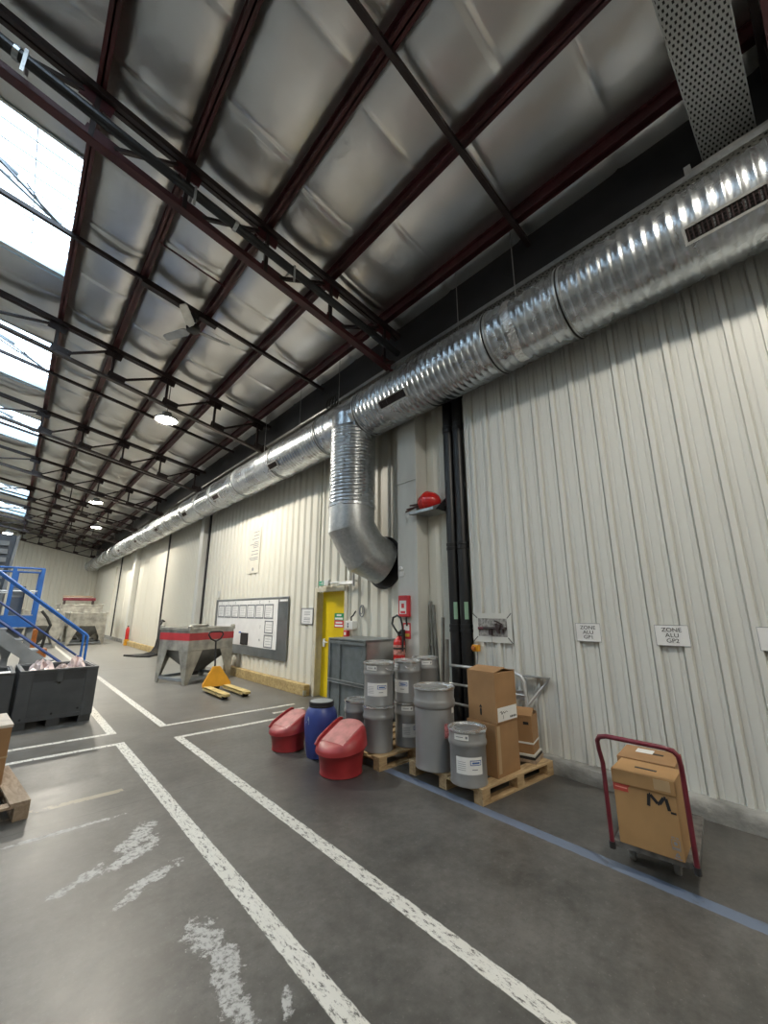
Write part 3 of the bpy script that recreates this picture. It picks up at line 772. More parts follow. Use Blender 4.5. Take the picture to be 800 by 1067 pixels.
for i in range(13):
    a = -PI/2 + PI*i/12; prof.append((max(.004,.15*math.cos(a)), .18*math.sin(a)))
q.lathe(prof,(4.16,3.69,2.99),28,axis='y'); q.build('body', m_redgloss, t, smooth=60)
MB().lathe([(.152,-.012),(.158,-.008),(.158,.008),(.152,.012)],(4.16,3.69,2.99),28,axis='y').build('seam_ring', m_redgloss, t, smooth=30)
q = MB(); q.cyl((4.12,3.80,2.95),(4.055,4.03,2.93),.012,seg=8); q.cyl((4.12,3.80,2.97),(4.06,4.06,2.90),.010,seg=8); q.cyl((4.10,3.82,2.98),(4.06,3.97,2.975),.012,seg=8); q.build('nozzle', M('dull dark brass', (.10,.05,.045), .4, .5), t)

# ------------------------------------------------------------------ door
d = MB()
d.b2(XD-.04,DY0-.09,0,XD+.02,DY0,DZ+.08); d.b2(XD-.04,DY1,0,XD+.02,DY1+.09,DZ+.08); d.b2(XD-.04,DY0,DZ,XD+.02,DY1,DZ+.08)
d.b2(XD,DY0-.01,0,XD+.2,DY0,DZ); d.b2(XD,DY1,0,XD+.2,DY1+.01,DZ); d.b2(XD,DY0,DZ,XD+.2,DY1,DZ+.01)
dr = d.build('door_1', m_beige, bevel=.004); struct(dr, 'yellow door in a cream frame beside the grey steel cabinet', 'door')
q = MB().b2(XD+.10,DY0,0,XD+.14,DY1,DZ); leaf = q.build('door_leaf', m_yellow, dr)
q = MB(); q.b2(XD+.07,6.60,.86,XD+.10,6.66,1.0); q.b2(XD+.06,6.50,.93,XD+.08,6.65,.955); q.build('handle', m_white, dr, bevel=.004)
sg = MB(); sg.b2(XD+.095,6.05,1.21,XD+.10,6.33,1.335); sgo = sg.build('red_notice', m_signred, dr)
q = MB(); q.b2(XD+.0935,6.09,1.28,XD+.095,6.29,1.31); q.b2(XD+.0935,6.07,1.225,XD+.095,6.31,1.258); q.build('notice_lettering', m_paper, sgo)
sg = MB(); sg.b2(XD+.095,6.05,1.335,XD+.10,6.33,1.46); sgo = sg.build('green_notice', m_green, dr)
q = MB(); q.b2(XD+.0935,6.12,1.41,XD+.095,6.26,1.44); q.b2(XD+.0935,6.07,1.35,XD+.095,6.31,1.383); q.build('notice_lettering', m_paper, sgo)
# exit light above the door on its arm
t = thing('exit_light', 'green and white exit light on a steel arm over the yellow door', 'exit sign', (4.26, 6.3, 1.98))
q = MB().b2(4.20,6.20,1.945,4.26,6.50,2.045); q.build('housing', m_white, t, bevel=.006)
gp = MB().b2(4.197,6.34,1.955,4.20,6.49,2.035).build('panel', M('exit green', (.02,.42,.22), .4), t)
q = MB(); q.b2(4.1955,6.36,1.965,4.197,6.39,2.025); q.b2(4.1955,6.41,1.985,4.197,6.46,1.995); q.b2(4.1955,6.43,1.97,4.197,6.44,2.02); q.build('pictogram', m_paper, gp)
q = MB().cyl((4.24,5.5,1.985),(4.24,6.2,1.99),.014,seg=8); q.cyl((4.24,5.5,1.955),(4.24,5.9,1.96),.02,seg=8); q.cyl((4.24,5.5,1.90),(4.24,5.5,2.12),.02,seg=8); q.beam((4.24,5.9,1.97),(4.34,5.9,1.97),.02,.02); q.beam((4.24,5.52,2.0),(4.34,5.52,2.0),.02,.02); q.build('arm', m_alu, t)
# small fittings beside the door
t = thing('socket_box', 'white plastic outlet box with black plug beside the yellow door', 'outlet', (4.3, 5.6, 1.27))
MB().b2(4.23,5.50,1.20,XD,5.70,1.34).build('housing', m_white, t, bevel=.012)
q = MB(); q.tube([(4.27,5.58,1.34),(4.26,5.57,1.40),(4.27,5.53,1.43),(4.30,5.50,1.50)],.012,8); q.build('cable', m_rubber, t)
q = MB(); q.cyl((4.225,5.62,1.25),(4.23,5.62,1.25),.02,seg=10); q.cyl((4.225,5.62,1.29),(4.23,5.62,1.29),.02,seg=10); q.build('outlet_face', m_greyink, t)
tag(MB().tube([(4.29,5.33+.06*math.cos(a*PI/8),1.50+.09*math.sin(a*PI/8)) for a in range(16)],.010,6,True).tube([(4.28,5.33+.035*math.cos(a*PI/8),1.51+.06*math.sin(a*PI/8)) for a in range(16)],.008,6,True).beam((4.28,5.33,1.585),(4.36,5.33,1.585),.01,.01).build('cable_coil', m_greyink), 'small grey coil of cable hung on the wall above the cabinet', 'cable')
t = thing('call_point', 'tiny red call point box on the frame of the yellow door', 'alarm button', (4.3, 5.77, 1.12))
MB().b2(4.27,5.70,1.08,XD-.03,5.80,1.18).build('housing', m_signred, t, bevel=.006)
MB().b2(4.268,5.725,1.105,4.27,5.775,1.155).build('face', m_paper, t)
# disk-like bell on the pillar
t = thing('wall_switch', 'small white round switch and plate high on the pillar', 'switch', (4.1, 4.2, 2.1))
MB().lathe([(.035,-.0),(.035,-.02),(.02,-.025)],(4.10,4.205,2.09),18,axis='x').build('disc', m_white, t)
MB().b2(4.085,4.14,1.98,4.10,4.22,2.045).build('plate', m_white, t, bevel=.004)

# ------------------------------------------------------------------ fire point on the pillar
t = thing('alarm_box', 'tall red fire alarm box with white label on the pillar', 'alarm box', (4.08, 4.12, 1.56))
MB().b2(4.04,4.02,1.42,4.10,4.21,1.71).build('housing', m_signred, t, bevel=.01)
MB().b2(4.037,4.05,1.46,4.04,4.18,1.64).build('label', m_paper, t)
q = MB(); q.b2(4.0355,4.07,1.47,4.037,4.16,1.50); q.b2(4.0355,4.09,1.54,4.037,4.14,1.60); q.build('lettering', m_signred, t)
MB().tube([(4.06,4.07,1.42),(4.055,4.065,1.36),(4.06,4.06,1.30)],.012,8).build('pull', m_rubber, t)
t = thing('fire_extinguisher', 'red fire extinguisher with black hose hung on the white pillar', 'fire extinguisher', (4.02, 4.16, .8))
MB().lathe([(.06,.80),(.078,.81),(.08,.83),(.08,1.08),(.07,1.12),(.035,1.15),(.028,1.17)],(4.01,4.165,0),28).build('body', m_redgloss, t, smooth=40)
MB().lathe([(.0805,.93),(.0808,.935),(.0808,1.05),(.0805,1.055)],(4.01,4.165,0),28).build('label', M('extinguisher label', (.66,.30,.25), .5, 0, .35, 40), t, smooth=40)
q = MB(); q.cyl((4.01,4.165,1.17),(4.01,4.165,1.22),.022,seg=12); q.beam((4.01,4.18,1.215),(3.97,4.06,1.25),.022,.012); q.beam((4.01,4.18,1.195),(3.97,4.07,1.185),.022,.012); q.build('valve', m_black_steel, t)
q = MB(); q.tube([(4.0,4.17,1.2),(3.98,4.22,1.27),(3.98,4.27,1.33),(3.98,4.25,1.41),(3.98,4.17,1.44),(3.97,4.09,1.41),(3.965,4.05,1.3),(3.965,4.045,1.1),(3.965,4.05,.98)],.013,8); q.build('hose', m_rubber, t, smooth=60)
q = MB(); q.b2(4.07,4.13,.95,4.10,4.20,1.25); q.lathe([(.083,1.0),(.086,1.002),(.086,1.02),(.083,1.022)],(4.01,4.165,0),24); q.build('bracket', m_black_steel, t)
t = thing('safety_sign', 'small red and white safety sign behind the extinguisher hose', 'sign', (4.09, 4.12, 1.2))
MB().b2(4.094,4.03,1.13,4.10,4.17,1.34).build('plate', m_signred, t)
MB().b2(4.092,4.05,1.24,4.094,4.15,1.32).build('pictogram', m_paper, t)
MB().b2(4.092,4.05,1.16,4.094,4.15,1.20).build('stripe', M('yellow print', (.8,.6,.1), .5), t)

# ------------------------------------------------------------------ bars leaning in the corner
def bar(p0, p1, w_, h_, lab): return tag(MB().beam(p0, p1, w_, h_, (0,1,0)).build('metal_bar', m_bar), lab, 'metal bar', 'loose bars leaning on the wall')
bar((4.13,3.60,0),(4.30,3.835,1.63),.05,.02,'long flat grey bar leaning in the corner right beside the pillar')
bar((4.10,3.52,0),(4.28,3.77,1.58),.045,.02,'flat grey bar leaning next to the longest one, tops almost together')
bar((4.10,3.74,0),(4.28,3.84,1.05),.04,.02,'short grey bar leaning low against the pillar')
bar((4.0,3.44,0),(4.10,3.455,1.42),.045,.02,'upright grey bar leaning against the black pipes')
bar((4.0,3.36,0),(4.07,3.375,1.16),.045,.02,'shorter upright grey bar in front of the black pipes')

# ------------------------------------------------------------------ boards, signs and notices on the wall
XS = XD-.034
t = thing('planning_board', 'large grey metal board with white planning sheet between the hopper and the yellow door', 'board', (XS, 9.7, 1.2))
MB().b2(XS-.03,7.78,.50,XS,11.85,1.80).build('backing', m_board, t, bevel=.005)
MB().b2(XS-.034,8.21,.70,XS-.03,11.68,1.745).build('white_sheet', m_paper, t)
MB().b2(XS-.033,7.80,1.70,XS-.03,8.14,1.74).build('paper_strip', m_paper, t)
MB().b2(XS-.034,7.85,1.35,XS-.03,8.12,1.66).build('dark_sheet', m_board, t)
for i in range(7):
    y1 = 11.62 - i*.465
    fr_ = MB()
    for (a_,b_,c_,d_) in ((y1-.42,1.33,y1,1.36),(y1-.42,1.62,y1,1.65),(y1-.42,1.33,y1-.39,1.65),(y1-.03,1.33,y1,1.65)): fr_.b2(XS-.04,a_,b_,XS-.034,c_,d_)
    fo = fr_.build('document_frame', m_greyink, t)
    q = MB(); rnd = random.Random(i)
    for k in range(6): q.b2(XS-.0355,y1-.35+rnd.uniform(0,.1),1.38+k*.038,XS-.034,y1-.07,1.388+k*.038)
    q.build('document_lines', m_greyink, fo)
for i in range(2):
    y1, z1 = 8.78, 1.29 - i*.30
    fr_ = MB()
    for (a_,b_,c_,d_) in ((y1-.40,z1-.27,y1,z1-.245),(y1-.40,z1-.025,y1,z1),(y1-.40,z1-.27,y1-.37,z1),(y1-.03,z1-.27,y1,z1)): fr_.b2(XS-.04,a_,b_,XS-.034,c_,d_)
    fo = fr_.build('document_frame', m_greyink, t)
    q = MB()
    for k in range(3): q.b2(XS-.0355,y1-.33,z1-.2+k*.055,XS-.034,y1-.08,z1-.192+k*.055)
    q.build('document_lines', m_greyink, fo)
    text('lettering', 'N' if i else 'J', m_ink, t, (XS-.036,9.0,z1-.13),(0,-1,0),(0,0,1),.08)
for i, ch in enumerate(['S','C','D','','I','C','P']):
    if ch: text('lettering', ch, m_ink, t, (XS-.036,11.42-i*.465,1.695),(0,-1,0),(0,0,1),.08)
MB().b2(XS-.06,9.60,.72,XS-.034,9.98,.99).build('black_pocket', m_ink, t)
MB().lathe([(.03,0),(.03,.03),(.01,.035)],(XS-.07,10.0,.98),12).build('magnet', m_blueink, t)
# small white rack standing in front of the board foot
t = thing('notice_frame', 'framed white notice on the wall between the planning board and yellow door', 'notice', (XS, 7.05, 1.4))
q = MB()
for (a_,b_,c_,d_) in ((6.84,1.245,7.28,1.265),(6.84,1.535,7.28,1.555),(6.84,1.245,6.86,1.555),(7.26,1.245,7.28,1.555)): q.b2(XS-.012,a_,b_,XS,c_,d_)
q.build('frame', m_greyink, t)
MB().b2(XS-.006,6.86,1.265,XS,7.26,1.535).build('paper', m_paper, t)
q = MB()
for z_ in (1.47,1.43,1.36,1.33,1.29): q.b2(XS-.0075,6.95,z_,XS-.006,7.17,z_+.012)
q.build('lettering', m_greyink, t)
t = thing('tall_sign', 'tall white panel of grey lettering high on the cream cladding above the planning board', 'sign', (XS, 9.7, 2.9))
MB().b2(XS-.012,9.36,2.40,XS,10.03,3.52).build('plate', M('aged white panel', (.70,.67,.58), .5, 0, .05), t, bevel=.004)
q = MB(); rnd = random.Random(3); z_ = 3.42
while z_ > 2.66:
    q.b2(XS-.0135,9.44,z_,XS-.012,9.44+rnd.uniform(.25,.52),z_+.018); z_ -= rnd.choice([.045,.045,.085])
q.build('lettering', m_greyink, t)
MB().cyl((XS-.0135,9.68,2.50),(XS-.012,9.68,2.50),.045,seg=12).build('emblem', m_greyink, t)
tag(MB().b2(XS-.012,11.72,1.86,XS,11.86,2.05).build('small_plate', m_greyp), 'tiny grey plate on the cladding just above the planning board corner', 'plate')
for i, (y0, y1, body, lab) in enumerate(((1.60,1.83,'ZONE\nALU\nGP1','small white sign reading zone alu GP1, closest to the cardboard boxes'),(.91,1.155,'ZONE\nALU\nGP2','small white sign reading zone alu GP2, above the trolley'),(.26,.49,'','white sign at the picture edge, lettering cut off'))):
    xs = XW-.024
    t = thing('zone_sign', lab, 'sign', (xs, (y0+y1)/2, 1.3), 0, 'paper zone signs')
    MB().b2(xs-.004,y0,1.215,xs,y1,1.385).build('paper', m_paper, t)
    q = MB()
    for (a_,b_,c_,d_) in ((y0,1.215,y1,1.219),(y0,1.381,y1,1.385),(y0,1.215,y0+.003,1.385),(y1-.003,1.215,y1,1.385)): q.b2(xs-.0055,a_,b_,xs-.004,c_,d_)
    q.build('border', m_greyink, t)
    if body: text('lettering', body, m_ink, t, (xs-.0056,(y0+y1)/2,1.30),(0,-1,0),(0,0,1),.046,width=1.15)
# ------------------------------------------------------------------ wall opening with valves, stop switch
xs = XW-.024
t = thing('valve_hatch', 'white square wall panel with a dark valve opening behind the cardboard boxes', 'wall panel', (xs, 2.78, 1.3))
q = MB()
for (a_,b_,c_,d_) in ((2.53,1.15,3.05,1.215),(2.53,1.415,3.05,1.475),(2.53,1.215,2.59,1.415),(2.975,1.215,3.05,1.415)): q.b2(xs-.006,a_,b_,xs,c_,d_)
q.build('panel', m_wall, t)
MB().b2(xs-.002,2.59,1.215,xs+.0,2.975,1.415).build('recess', M('dusty recess', (.36,.35,.33), .8, 0, .4, 30), t)
q = MB()
for a_, b_ in (((3.05,1.475),(2.985,1.42)),((2.53,1.475),(2.585,1.42)),((3.05,1.15),(2.985,1.21)),((2.53,1.15),(2.585,1.21))): q.beam((xs-.006,a_[0],a_[1]),(xs-.006,b_[0],b_[1]),.006,.008)
q.build('corner_seam', m_ink, t)
q = MB().cyl((xs-.012,2.96,1.305),(xs-.012,2.60,1.31),.014,seg=10); q.cyl((xs-.012,2.73,1.36),(xs-.012,2.70,1.25),.018,seg=10); q.b2(xs-.03,2.78,1.23,xs-.004,2.82,1.29); q.cyl((xs-.03,2.69,1.33),(xs-.012,2.69,1.33),.025,seg=10); q.beam((xs-.02,2.74,1.39),(xs-.02,2.66,1.36),.015,.012)
q.cyl((xs-.012,2.64,1.26),(xs-.012,2.66,1.36),.012,seg=8); q.build('valve', m_dark_steel, t)
MB().cyl((xs-.013,2.97,1.303),(xs-.013,2.90,1.305),.0155,seg=10).build('red_pipe_end', m_trolley, t)
q = MB().cyl((xs-.006,2.80,1.215),(xs-.006,2.80,.80),.003,seg=6); q.build('wire', m_greyink, t)
t = thing('stop_switch', 'small yellow stop switch with red button and hanging cable below the valve hatch', 'switch', (xs, 3.0, 1.07))
MB().b2(xs-.055,2.965,1.04,xs,3.045,1.115).build('housing', m_ptyellow, t, bevel=.006)
MB().lathe([(.018,0),(.028,-.02),(.02,-.03)],(xs-.055,3.015,1.08),14,axis='x').build('button', m_orange, t)
MB().tube([(xs-.02,3.0,1.04),(xs-.018,3.0,.95),(xs-.015,3.03,.82),(xs-.012,3.04,.7)],.008,6).build('cable', m_greyink, t)

# ------------------------------------------------------------------ timbers
def timber(y0, y1, lab, h=.19, x0=4.19, m_=m_timber):
    t = thing('timber_beam', lab, 'timber', (x0, y0, 0), 0, 'bumper timbers along the wall')
    MB().b2(x0,y0,.0,x0+.12,y1,h).build('beam', m_, t, bevel=.006)
    MB().b2(x0-.004,y0-.004,.01,x0+.05,y0+.03,.10).build('end_bracket', m_galv2, t)
timber(6.84, 10.7, 'pale yellow timber bumper on the floor under the planning board')
timber(15.4, 21.8, 'long pale timber on the floor behind the black hoses', .20, 4.12)

# ------------------------------------------------------------------ pallets
def pallet(loc, rz, lx, ly, h, label, m_, long_x=True):
    t = thing('wooden_pallet', label, 'pallet', (*loc, 0), rz, 'wooden pallets')
    th = .017; bh = h - 3*th
    def put(q, n): q.build(n, m_, t, local=True, bevel=.002)
    for i in range(3):                       # bottom boards (along x)
        w_ = .09; y = [w_/2, ly/2, ly-w_/2][i]; put(MB().b2(0,y-w_/2,0,lx,y+w_/2,th), 'bottom_board')
        for x in (.05, lx/2, lx-.05): put(MB().b2(x-.05,y-.045,th,x+.05,y+.045,th+bh), 'block')
    for x in (.05, lx/2, lx-.05): put(MB().b2(x-.05,0,th+bh,x+.05,ly,th*2+bh), 'stringer_board')
    ws = [.12,.10,.12,.10,.12]; gap = (ly-sum(ws))/4; y = 0
    for w_ in ws: put(MB().b2(0,y,th*2+bh,lx,y+w_,h), 'deck_board'); y += w_+gap
    return t
PA = pallet((3.02,2.20), math.radians(-3.5), 1.05, .87, .12, 'pine pallet carrying the tall drum and cardboard boxes', m_wood)
PB = pallet((2.88,3.28), 0, 1.05, .86, .12, 'pine pallet under the stacked grey drums', m_wood)
PC = pallet((.345,4.36), math.radians(97), 1.05, .80, .125, 'weathered pallet at the picture edge under a cardboard box', m_oldwood)

# ------------------------------------------------------------------ drums
def drum(c, z0, r, h, label, grp, lab_ang=0, lab2=True, handle=True, lab=True, band=.70, toplab=True, back=None):
    x, y = c
    t = thing('steel_drum', label, 'drum', (x, y, z0), 0, grp)
    b1 = h*band; b2 = h*(band+.085)
    prof = [(r*.90,.0),(r*.965,.002),(r*.975,.012),(r*.955,.02),(r*.955,h*.13),(r*.95,h*.14),(r*.95,b1-.012),(r*1.0,b1),(r*1.02,b1+(b2-b1)*.3),(r*1.02,b1+(b2-b1)*.7),(r*1.0,b2),(r*.975,b2+.01),(r*.99,h*.95),(r*.99,h-.012)]
    MB().lathe(prof,(0,0,0),44).build('body', m_drum, t, local=True, smooth=35)
    MB().lathe([(r*.99,h-.022),(r*1.035,h-.020),(r*1.045,h-.010),(r*1.035,h),(r*.96,h+.001),(r*.95,h-.010)],(0,0,0),44).build('closing_ring', m_drumrim, t, local=True, smooth=35)
    MB().lathe([(r*.955,h-.022),(r*.95,h-.012),(r*.5,h-.009),(r*.01,h-.008)],(0,0,0),44).build('lid', m_drum, t, local=True, smooth=35)
    face = math.atan2(-y, -x) + lab_ang
    def patch(rr, a0, a1, z_0, z_1, name, m_, par, o=0):
        q = MB(); q.grid(14, 1, lambda u, v: (rr*math.cos(face+a0+(a1-a0)*u), rr*math.sin(face+a0+(a1-a0)*u), z_0+(z_1-z_0)*v))
        ob = q.build(name, m_, None if par is None else None, smooth=60)
        ob.parent = par; return ob
    k = .16/r
    if lab:
        lb = patch(r*.95+.0012, -.74*k, .74*k, h*.23, h*.53, 'paper_label', m_paper, t)
        patch(r*.95+.0018, .04*k, .66*k, h*.39, h*.48, 'blue_frame', m_blueink, lb)
        patch(r*.95+.0024, .08*k, .62*k, h*.403, h*.467, 'frame_fill', m_paper, lb)
        patch(r*.95+.0030, .14*k, .56*k, h*.418, h*.45, 'print_line', m_blueink, lb)
        for j in range(5): patch(r*.95+.0018, -.66*k, -.2*k, h*(.30+.035*j), h*(.307+.035*j), 'print_line', m_greyink, lb)
        patch(r*.95+.0018, .14*k, .44*k, h*.31, h*.325, 'print_line', m_greyink, lb)
    if toplab:
        lb = patch(r*.99+.0012, -.78*k, .0*k, h*.825, h*.93, 'small_label', m_paper, t)
        patch(r*.99+.0018, -.16*k, -.05*k, h*.855, h*.90, 'mark', m_greyink, lb)
        patch(r*.99+.0018, -.68*k, -.28*k, h*.872, h*.885, 'print_line', m_greyink, lb)
    if handle:
        for s in (.95, -2.2):
            a = face + s; d_ = Vector((math.cos(a), math.sin(a), 0)); tt = Vector((-d_.y, d_.x, 0))
            P = [d_*(r*.985+o_) + tt*p_ + Vector((0,0,h*z_)) for p_, z_, o_ in ((-.055,.87,.0),(-.05,.865,.012),(-.035,.835,.016),(0,.825,.018),(.035,.835,.016),(.05,.865,.012),(.055,.87,.0))]
            MB().tube(P,.0035,6).build('bail_handle', m_drumrim, t, local=True, smooth=60)
    return t
GS = 'grey steel drums'
tall = drum((3.14,2.79),.12,.192,.69,'tallest grey drum with no front label, at the pallet corner', GS, handle=False, lab=False, band=.75, toplab=False)
q = MB(); q.grid(6,1,lambda u,v:(.184*math.cos(math.radians(250+u*30)),.184*math.sin(math.radians(250+u*30)),.27+.12*v)); q.build('hazard_sticker', M('red and white hazard print', (.65,.25,.27), .5, 0, .6, 60, col2=(.1,.02,.03)), tall, local=True)
q = MB(); q.grid(4,1,lambda u,v:(.1905*math.cos(math.radians(277+u*12)),.1905*math.sin(math.radians(277+u*12)),.47+.05*v)); q.build('small_label', m_paper, tall, local=True)
drum((3.08,2.37),.12,.158,.42,'short grey drum with two white labels in front of the cardboard boxes', GS, .05, handle=False)
z1 = .552
drum((3.05,3.49),.12,.158,.43,'lower drum of the front stack, no paper label, nearest the red tub', GS, lab=False, toplab=False, handle=False)
drum((3.05,3.49),z1,.158,.42,'upper drum of the front stack, large label turned to the aisle', GS, -.12)
drum((3.40,3.40),.12,.148,.43,'lower drum of the middle stack, white label beside the tall drum', GS, .35, handle=False)
drum((3.40,3.40),z1,.148,.42,'upper drum of the middle stack, label half hidden by its neighbour', GS, -.75)
drum((3.76,3.47),.12,.148,.43,'lower drum of the back stack, hidden behind the middle stack', GS, lab=False)
drum((3.76,3.47),z1,.148,.42,'upper drum of the back stack, near the leaning bars', GS, .6, lab=False, handle=False)
drum((3.05,3.84),.12,.146,.43,'single unstacked grey drum between blue drum and front stack', GS, -.3, lab=False, toplab=False)

# ------------------------------------------------------------------ blue drum and red tubs
t = thing('plastic_drum', 'blue plastic drum with black clamp ring between two red tubs', 'drum', (2.71, 4.05, 0))
r = .178
def flat(v): return (v.x, v.y, v.z)
MB().lathe([(r*.72,0),(r*.79,.006),(r*.82,.03),(r*.90,.14),(r*.985,.28),(r*1.0,.35),(r*.98,.40),(r*.91,.445),(r*.79,.48),(r*.70,.50)],(2.71,4.05,0),44).build('body', m_blueplastic, t, smooth=50)
MB().lathe([(r*.68,.485),(r*.745,.488),(r*.765,.50),(r*.745,.513),(r*.765,.517),(r*.765,.54),(r*.70,.545),(r*.68,.54)],(2.71,4.05,0),44).build('clamp_ring', m_ink, t, smooth=30)
MB().lathe([(r*.70,.530),(r*.69,.544),(r*.4,.546),(r*.01,.546)],(2.71,4.05,0),44).build('lid', M('grey lid plastic', (.34,.36,.37), .5), t, smooth=40)
q = MB(); a0 = math.atan2(-4.05,-2.71)-.95
q.add([(2.71+r*w_*math.cos(a0+d_),4.05+r*w_*math.sin(a0+d_),z_) for d_, z_, w_ in ((-.12,.345,1.006),(.20,.335,1.006),(.16,.395,.992),(.05,.415,.97))],[(0,1,2,3)]); q.build('torn_label', M('torn pale label', (.36,.44,.52), .6), t)
def tub(c, s, rz, label):
    t = thing('lidded_tub', label, 'tub', (c[0], c[1], 0), rz, 'red lidded tubs')
    seg = 48
    # rim plane rises towards local +X
    def rimz(x): return .245 + .14*x
    def warp(v):
        k = min(1, max(0, v.z/.24)); return (v.x, v.y, v.z*(1-k) + (v.z + .14*v.x)*k)
    MB().lathe([(.02,.0),(.200,.0),(.212,.008),(.208,.03),(.210,.07),(.219,.14),(.232,.195),(.246,.228),(.252,.24),(.238,.243),(.224,.235),(.19,.05),(.01,.045)],(0,0,0),seg,warp=warp).build('tub', m_redplastic, t, local=True, smooth=45)
    def hgt(x, y):
        u = x/.256; v = y/.256; rr = math.hypot(u, v)
        slope = .035 + .150*(u+1)/2
        fall = (1-min(1, rr)**9)
        ridge = .0
        if .56 < v < .70: ridge = .012*max(0, min(1, (1-rr)*8))
        if -.80 < v < -.62: ridge = .010*max(0, min(1, (1-rr)*8))
        return .012 + slope*fall**.6 + ridge
    q = MB(); nr = 18
    vs = [(0,0,rimz(0)+hgt(0,0))]; fs = []
    for i in range(1, nr+1):
        rr = .256*(1-(1-i/nr)**1.6)
        for j in range(seg):
            a = 2*PI*j/seg; x, y = rr*math.cos(a), rr*math.sin(a); vs.append((x, y, rimz(x)+hgt(x, y)))
    for j in range(seg):                        # skirt
        a = 2*PI*j/seg; x, y = .260*math.cos(a), .260*math.sin(a); vs.append((x, y, rimz(x)-.012))
    for j in range(seg):
        a = 2*PI*j/seg; x, y = .254*math.cos(a), .254*math.sin(a); vs.append((x, y, rimz(x)-.013))
    for j in range(seg): fs.append((0, 1+j, 1+(j+1) % seg))
    for i in range(nr+1):
        A = 1+i*seg
        for j in range(seg): fs.append((A+j, A+seg+j, A+seg+(j+1) % seg, A+(j+1) % seg))
    q.add(vs, fs)
    lid = q.build('lid', m_redplastic, t, local=True, smooth=50)
    # faded sloping panel, let into the lid between its ridges
    q = MB(); 
    def pf(u, v):
        x = -.155 + .335*u; y = -.155 + .29*v
        return (x, y, rimz(x)+hgt(x, y)+.0035)
    q.grid(14, 12, pf); q.build('faded_panel', m_redfade, lid, local=True, smooth=60)
    q = MB(); q.tube([(-.20,.168,rimz(-.2)+hgt(-.2,.1)*.55+.012)]+[(x,.168,rimz(x)+hgt(x,.14)+.018) for x in (-.15,-.08,0,.08,.15)]+[(.19,.168,rimz(.19)+hgt(.17,.12)+.0)],.014,8); q.build('grip_bar', m_redplastic, lid, local=True, smooth=60)
    t.scale = (s, s, s)
    return t
tub((2.61,3.53), .97, math.radians(12), 'red lidded tub in front of the blue drum, against the drum pallet')
tub((2.58,4.50), .85, math.radians(8), 'smaller looking red lidded tub on the far side of the blue drum')

# ------------------------------------------------------------------ grey steel cabinet
CX0, CX1, CY0, CY1, CH = 3.66, 4.29, 4.46, 5.34, 1.11
t = thing('steel_cabinet', 'blue grey steel cabinet with panelled side standing before the yellow door', 'cabinet', (CX0, CY0, 0))
MB().b2(CX0+.02,CY0+.02,.03,CX1,CY1-.02,CH-.02).build('body', m_cabinet, t)
MB().b2(CX0,CY0,CH-.02,CX1,CY1,CH).build('top', m_cabinet, t, bevel=.004)
q = MB()
for y in (CY0, CY1-.05, CY1-.30): q.b2(CX0,y,.0,CX0+.03,y+(.05 if y != CY1-.30 else .03),CH-.02)
for z in (.03, .50, CH-.08): q.b2(CX0-.002,CY0,z,CX0+.03,CY1,z+.045)
q.build('frame', m_cabinet, t, bevel=.003)
q = MB(); q.b2(CX0-.012,CY0+.02,.54,CX0,CY1-.02,.548); q.b2(CX0-.012,CY0+.02,.50,CX0,CY1-.02,.508); q.build('joint_rail', m_galv2, t)
q = MB()
for k in range(22): q.cyl((CX0+.003,CY0+.085,.62+k*.018),(CX0-.001,CY0+.085,.62+k*.018),.005,seg=6)
q.build('rivet', m_drumrim, t)
m_sheet = M('smooth grey sheet', (.40,.42,.42), .22, .5, .08, 3)
MB().b2(CX0+.03,CY0+.004,.56,CX1-.01,CY0+.02,CH-.03).build('upper_side_panel', m_sheet, t)
MB().b2(CX0+.03,CY0+.004,.05,CX1-.01,CY0+.02,.54).build('lower_side_panel', m_sheet, t)

# ------------------------------------------------------------------ cardboard boxes on the pallet
def carton(name, label, loc, rz, sx, sy, sz, m_, grp, tape=True):
    t = thing(name, label, 'box', loc, rz, grp)
    MB().b2(0,0,0,sx,sy,sz-.004).build('body', m_, t, local=True, bevel=.004)
    return t
GB = 'cardboard boxes on the drum pallet'
t = carton('cardboard_box', 'lower plain cardboard box of the two stacked on the pallet', (3.29,2.225,.121), math.radians(-1), .345, .31, .42, m_card, GB)
MB().b2(.002,.0,.412,.343,.31,.420).build('top_flap', m_card, t, local=True, bevel=.002)
MB().b2(.02,-.002,.03,.06,.0,.40).build('tape', m_tape, t, local=True)
t = carton('cardboard_box', 'upper cardboard box with arrow mark and white label, flaps slightly open', (3.30,2.215,.543), math.radians(-1), .33, .30, .42, m_card, GB)
q = MB(); 
q.prism([(0,.0),(.16,.022),(.16,.028),(0,.006)], lambda p: (.33-p[0],-.002,.416+p[1]), lambda p: (.33-p[0],.30,.416+p[1]))
q.build('top_flap', m_card, t, local=True)
q = MB(); q.prism([(0,.0),(.165,.032),(.165,.038),(0,.006)], lambda p: (p[0],.0,.416+p[1]), lambda p: (p[0],.302,.416+p[1])); q.build('top_flap', m_card, t, local=True)
MB().b2(.02,-.0015,.012,.318,.0,.125).build('white_label', m_paper, t, local=True)
q = MB()
for j in range(4): q.cyl((.215+j*.026,-.0025,.035),(.215+j*.026,-.0015,.035),.010,seg=8)
q.tube([(.05,-.003,.085),(.075,-.003,.095),(.08,-.003,.07),(.105,-.003,.09),(.12,-.003,.075),(.15,-.003,.088),(.17,-.003,.078)],.002,5); q.b2(.10,-.0025,.03,.104,-.0015,.06)
q.build('label_print', m_ink, t, local=True)
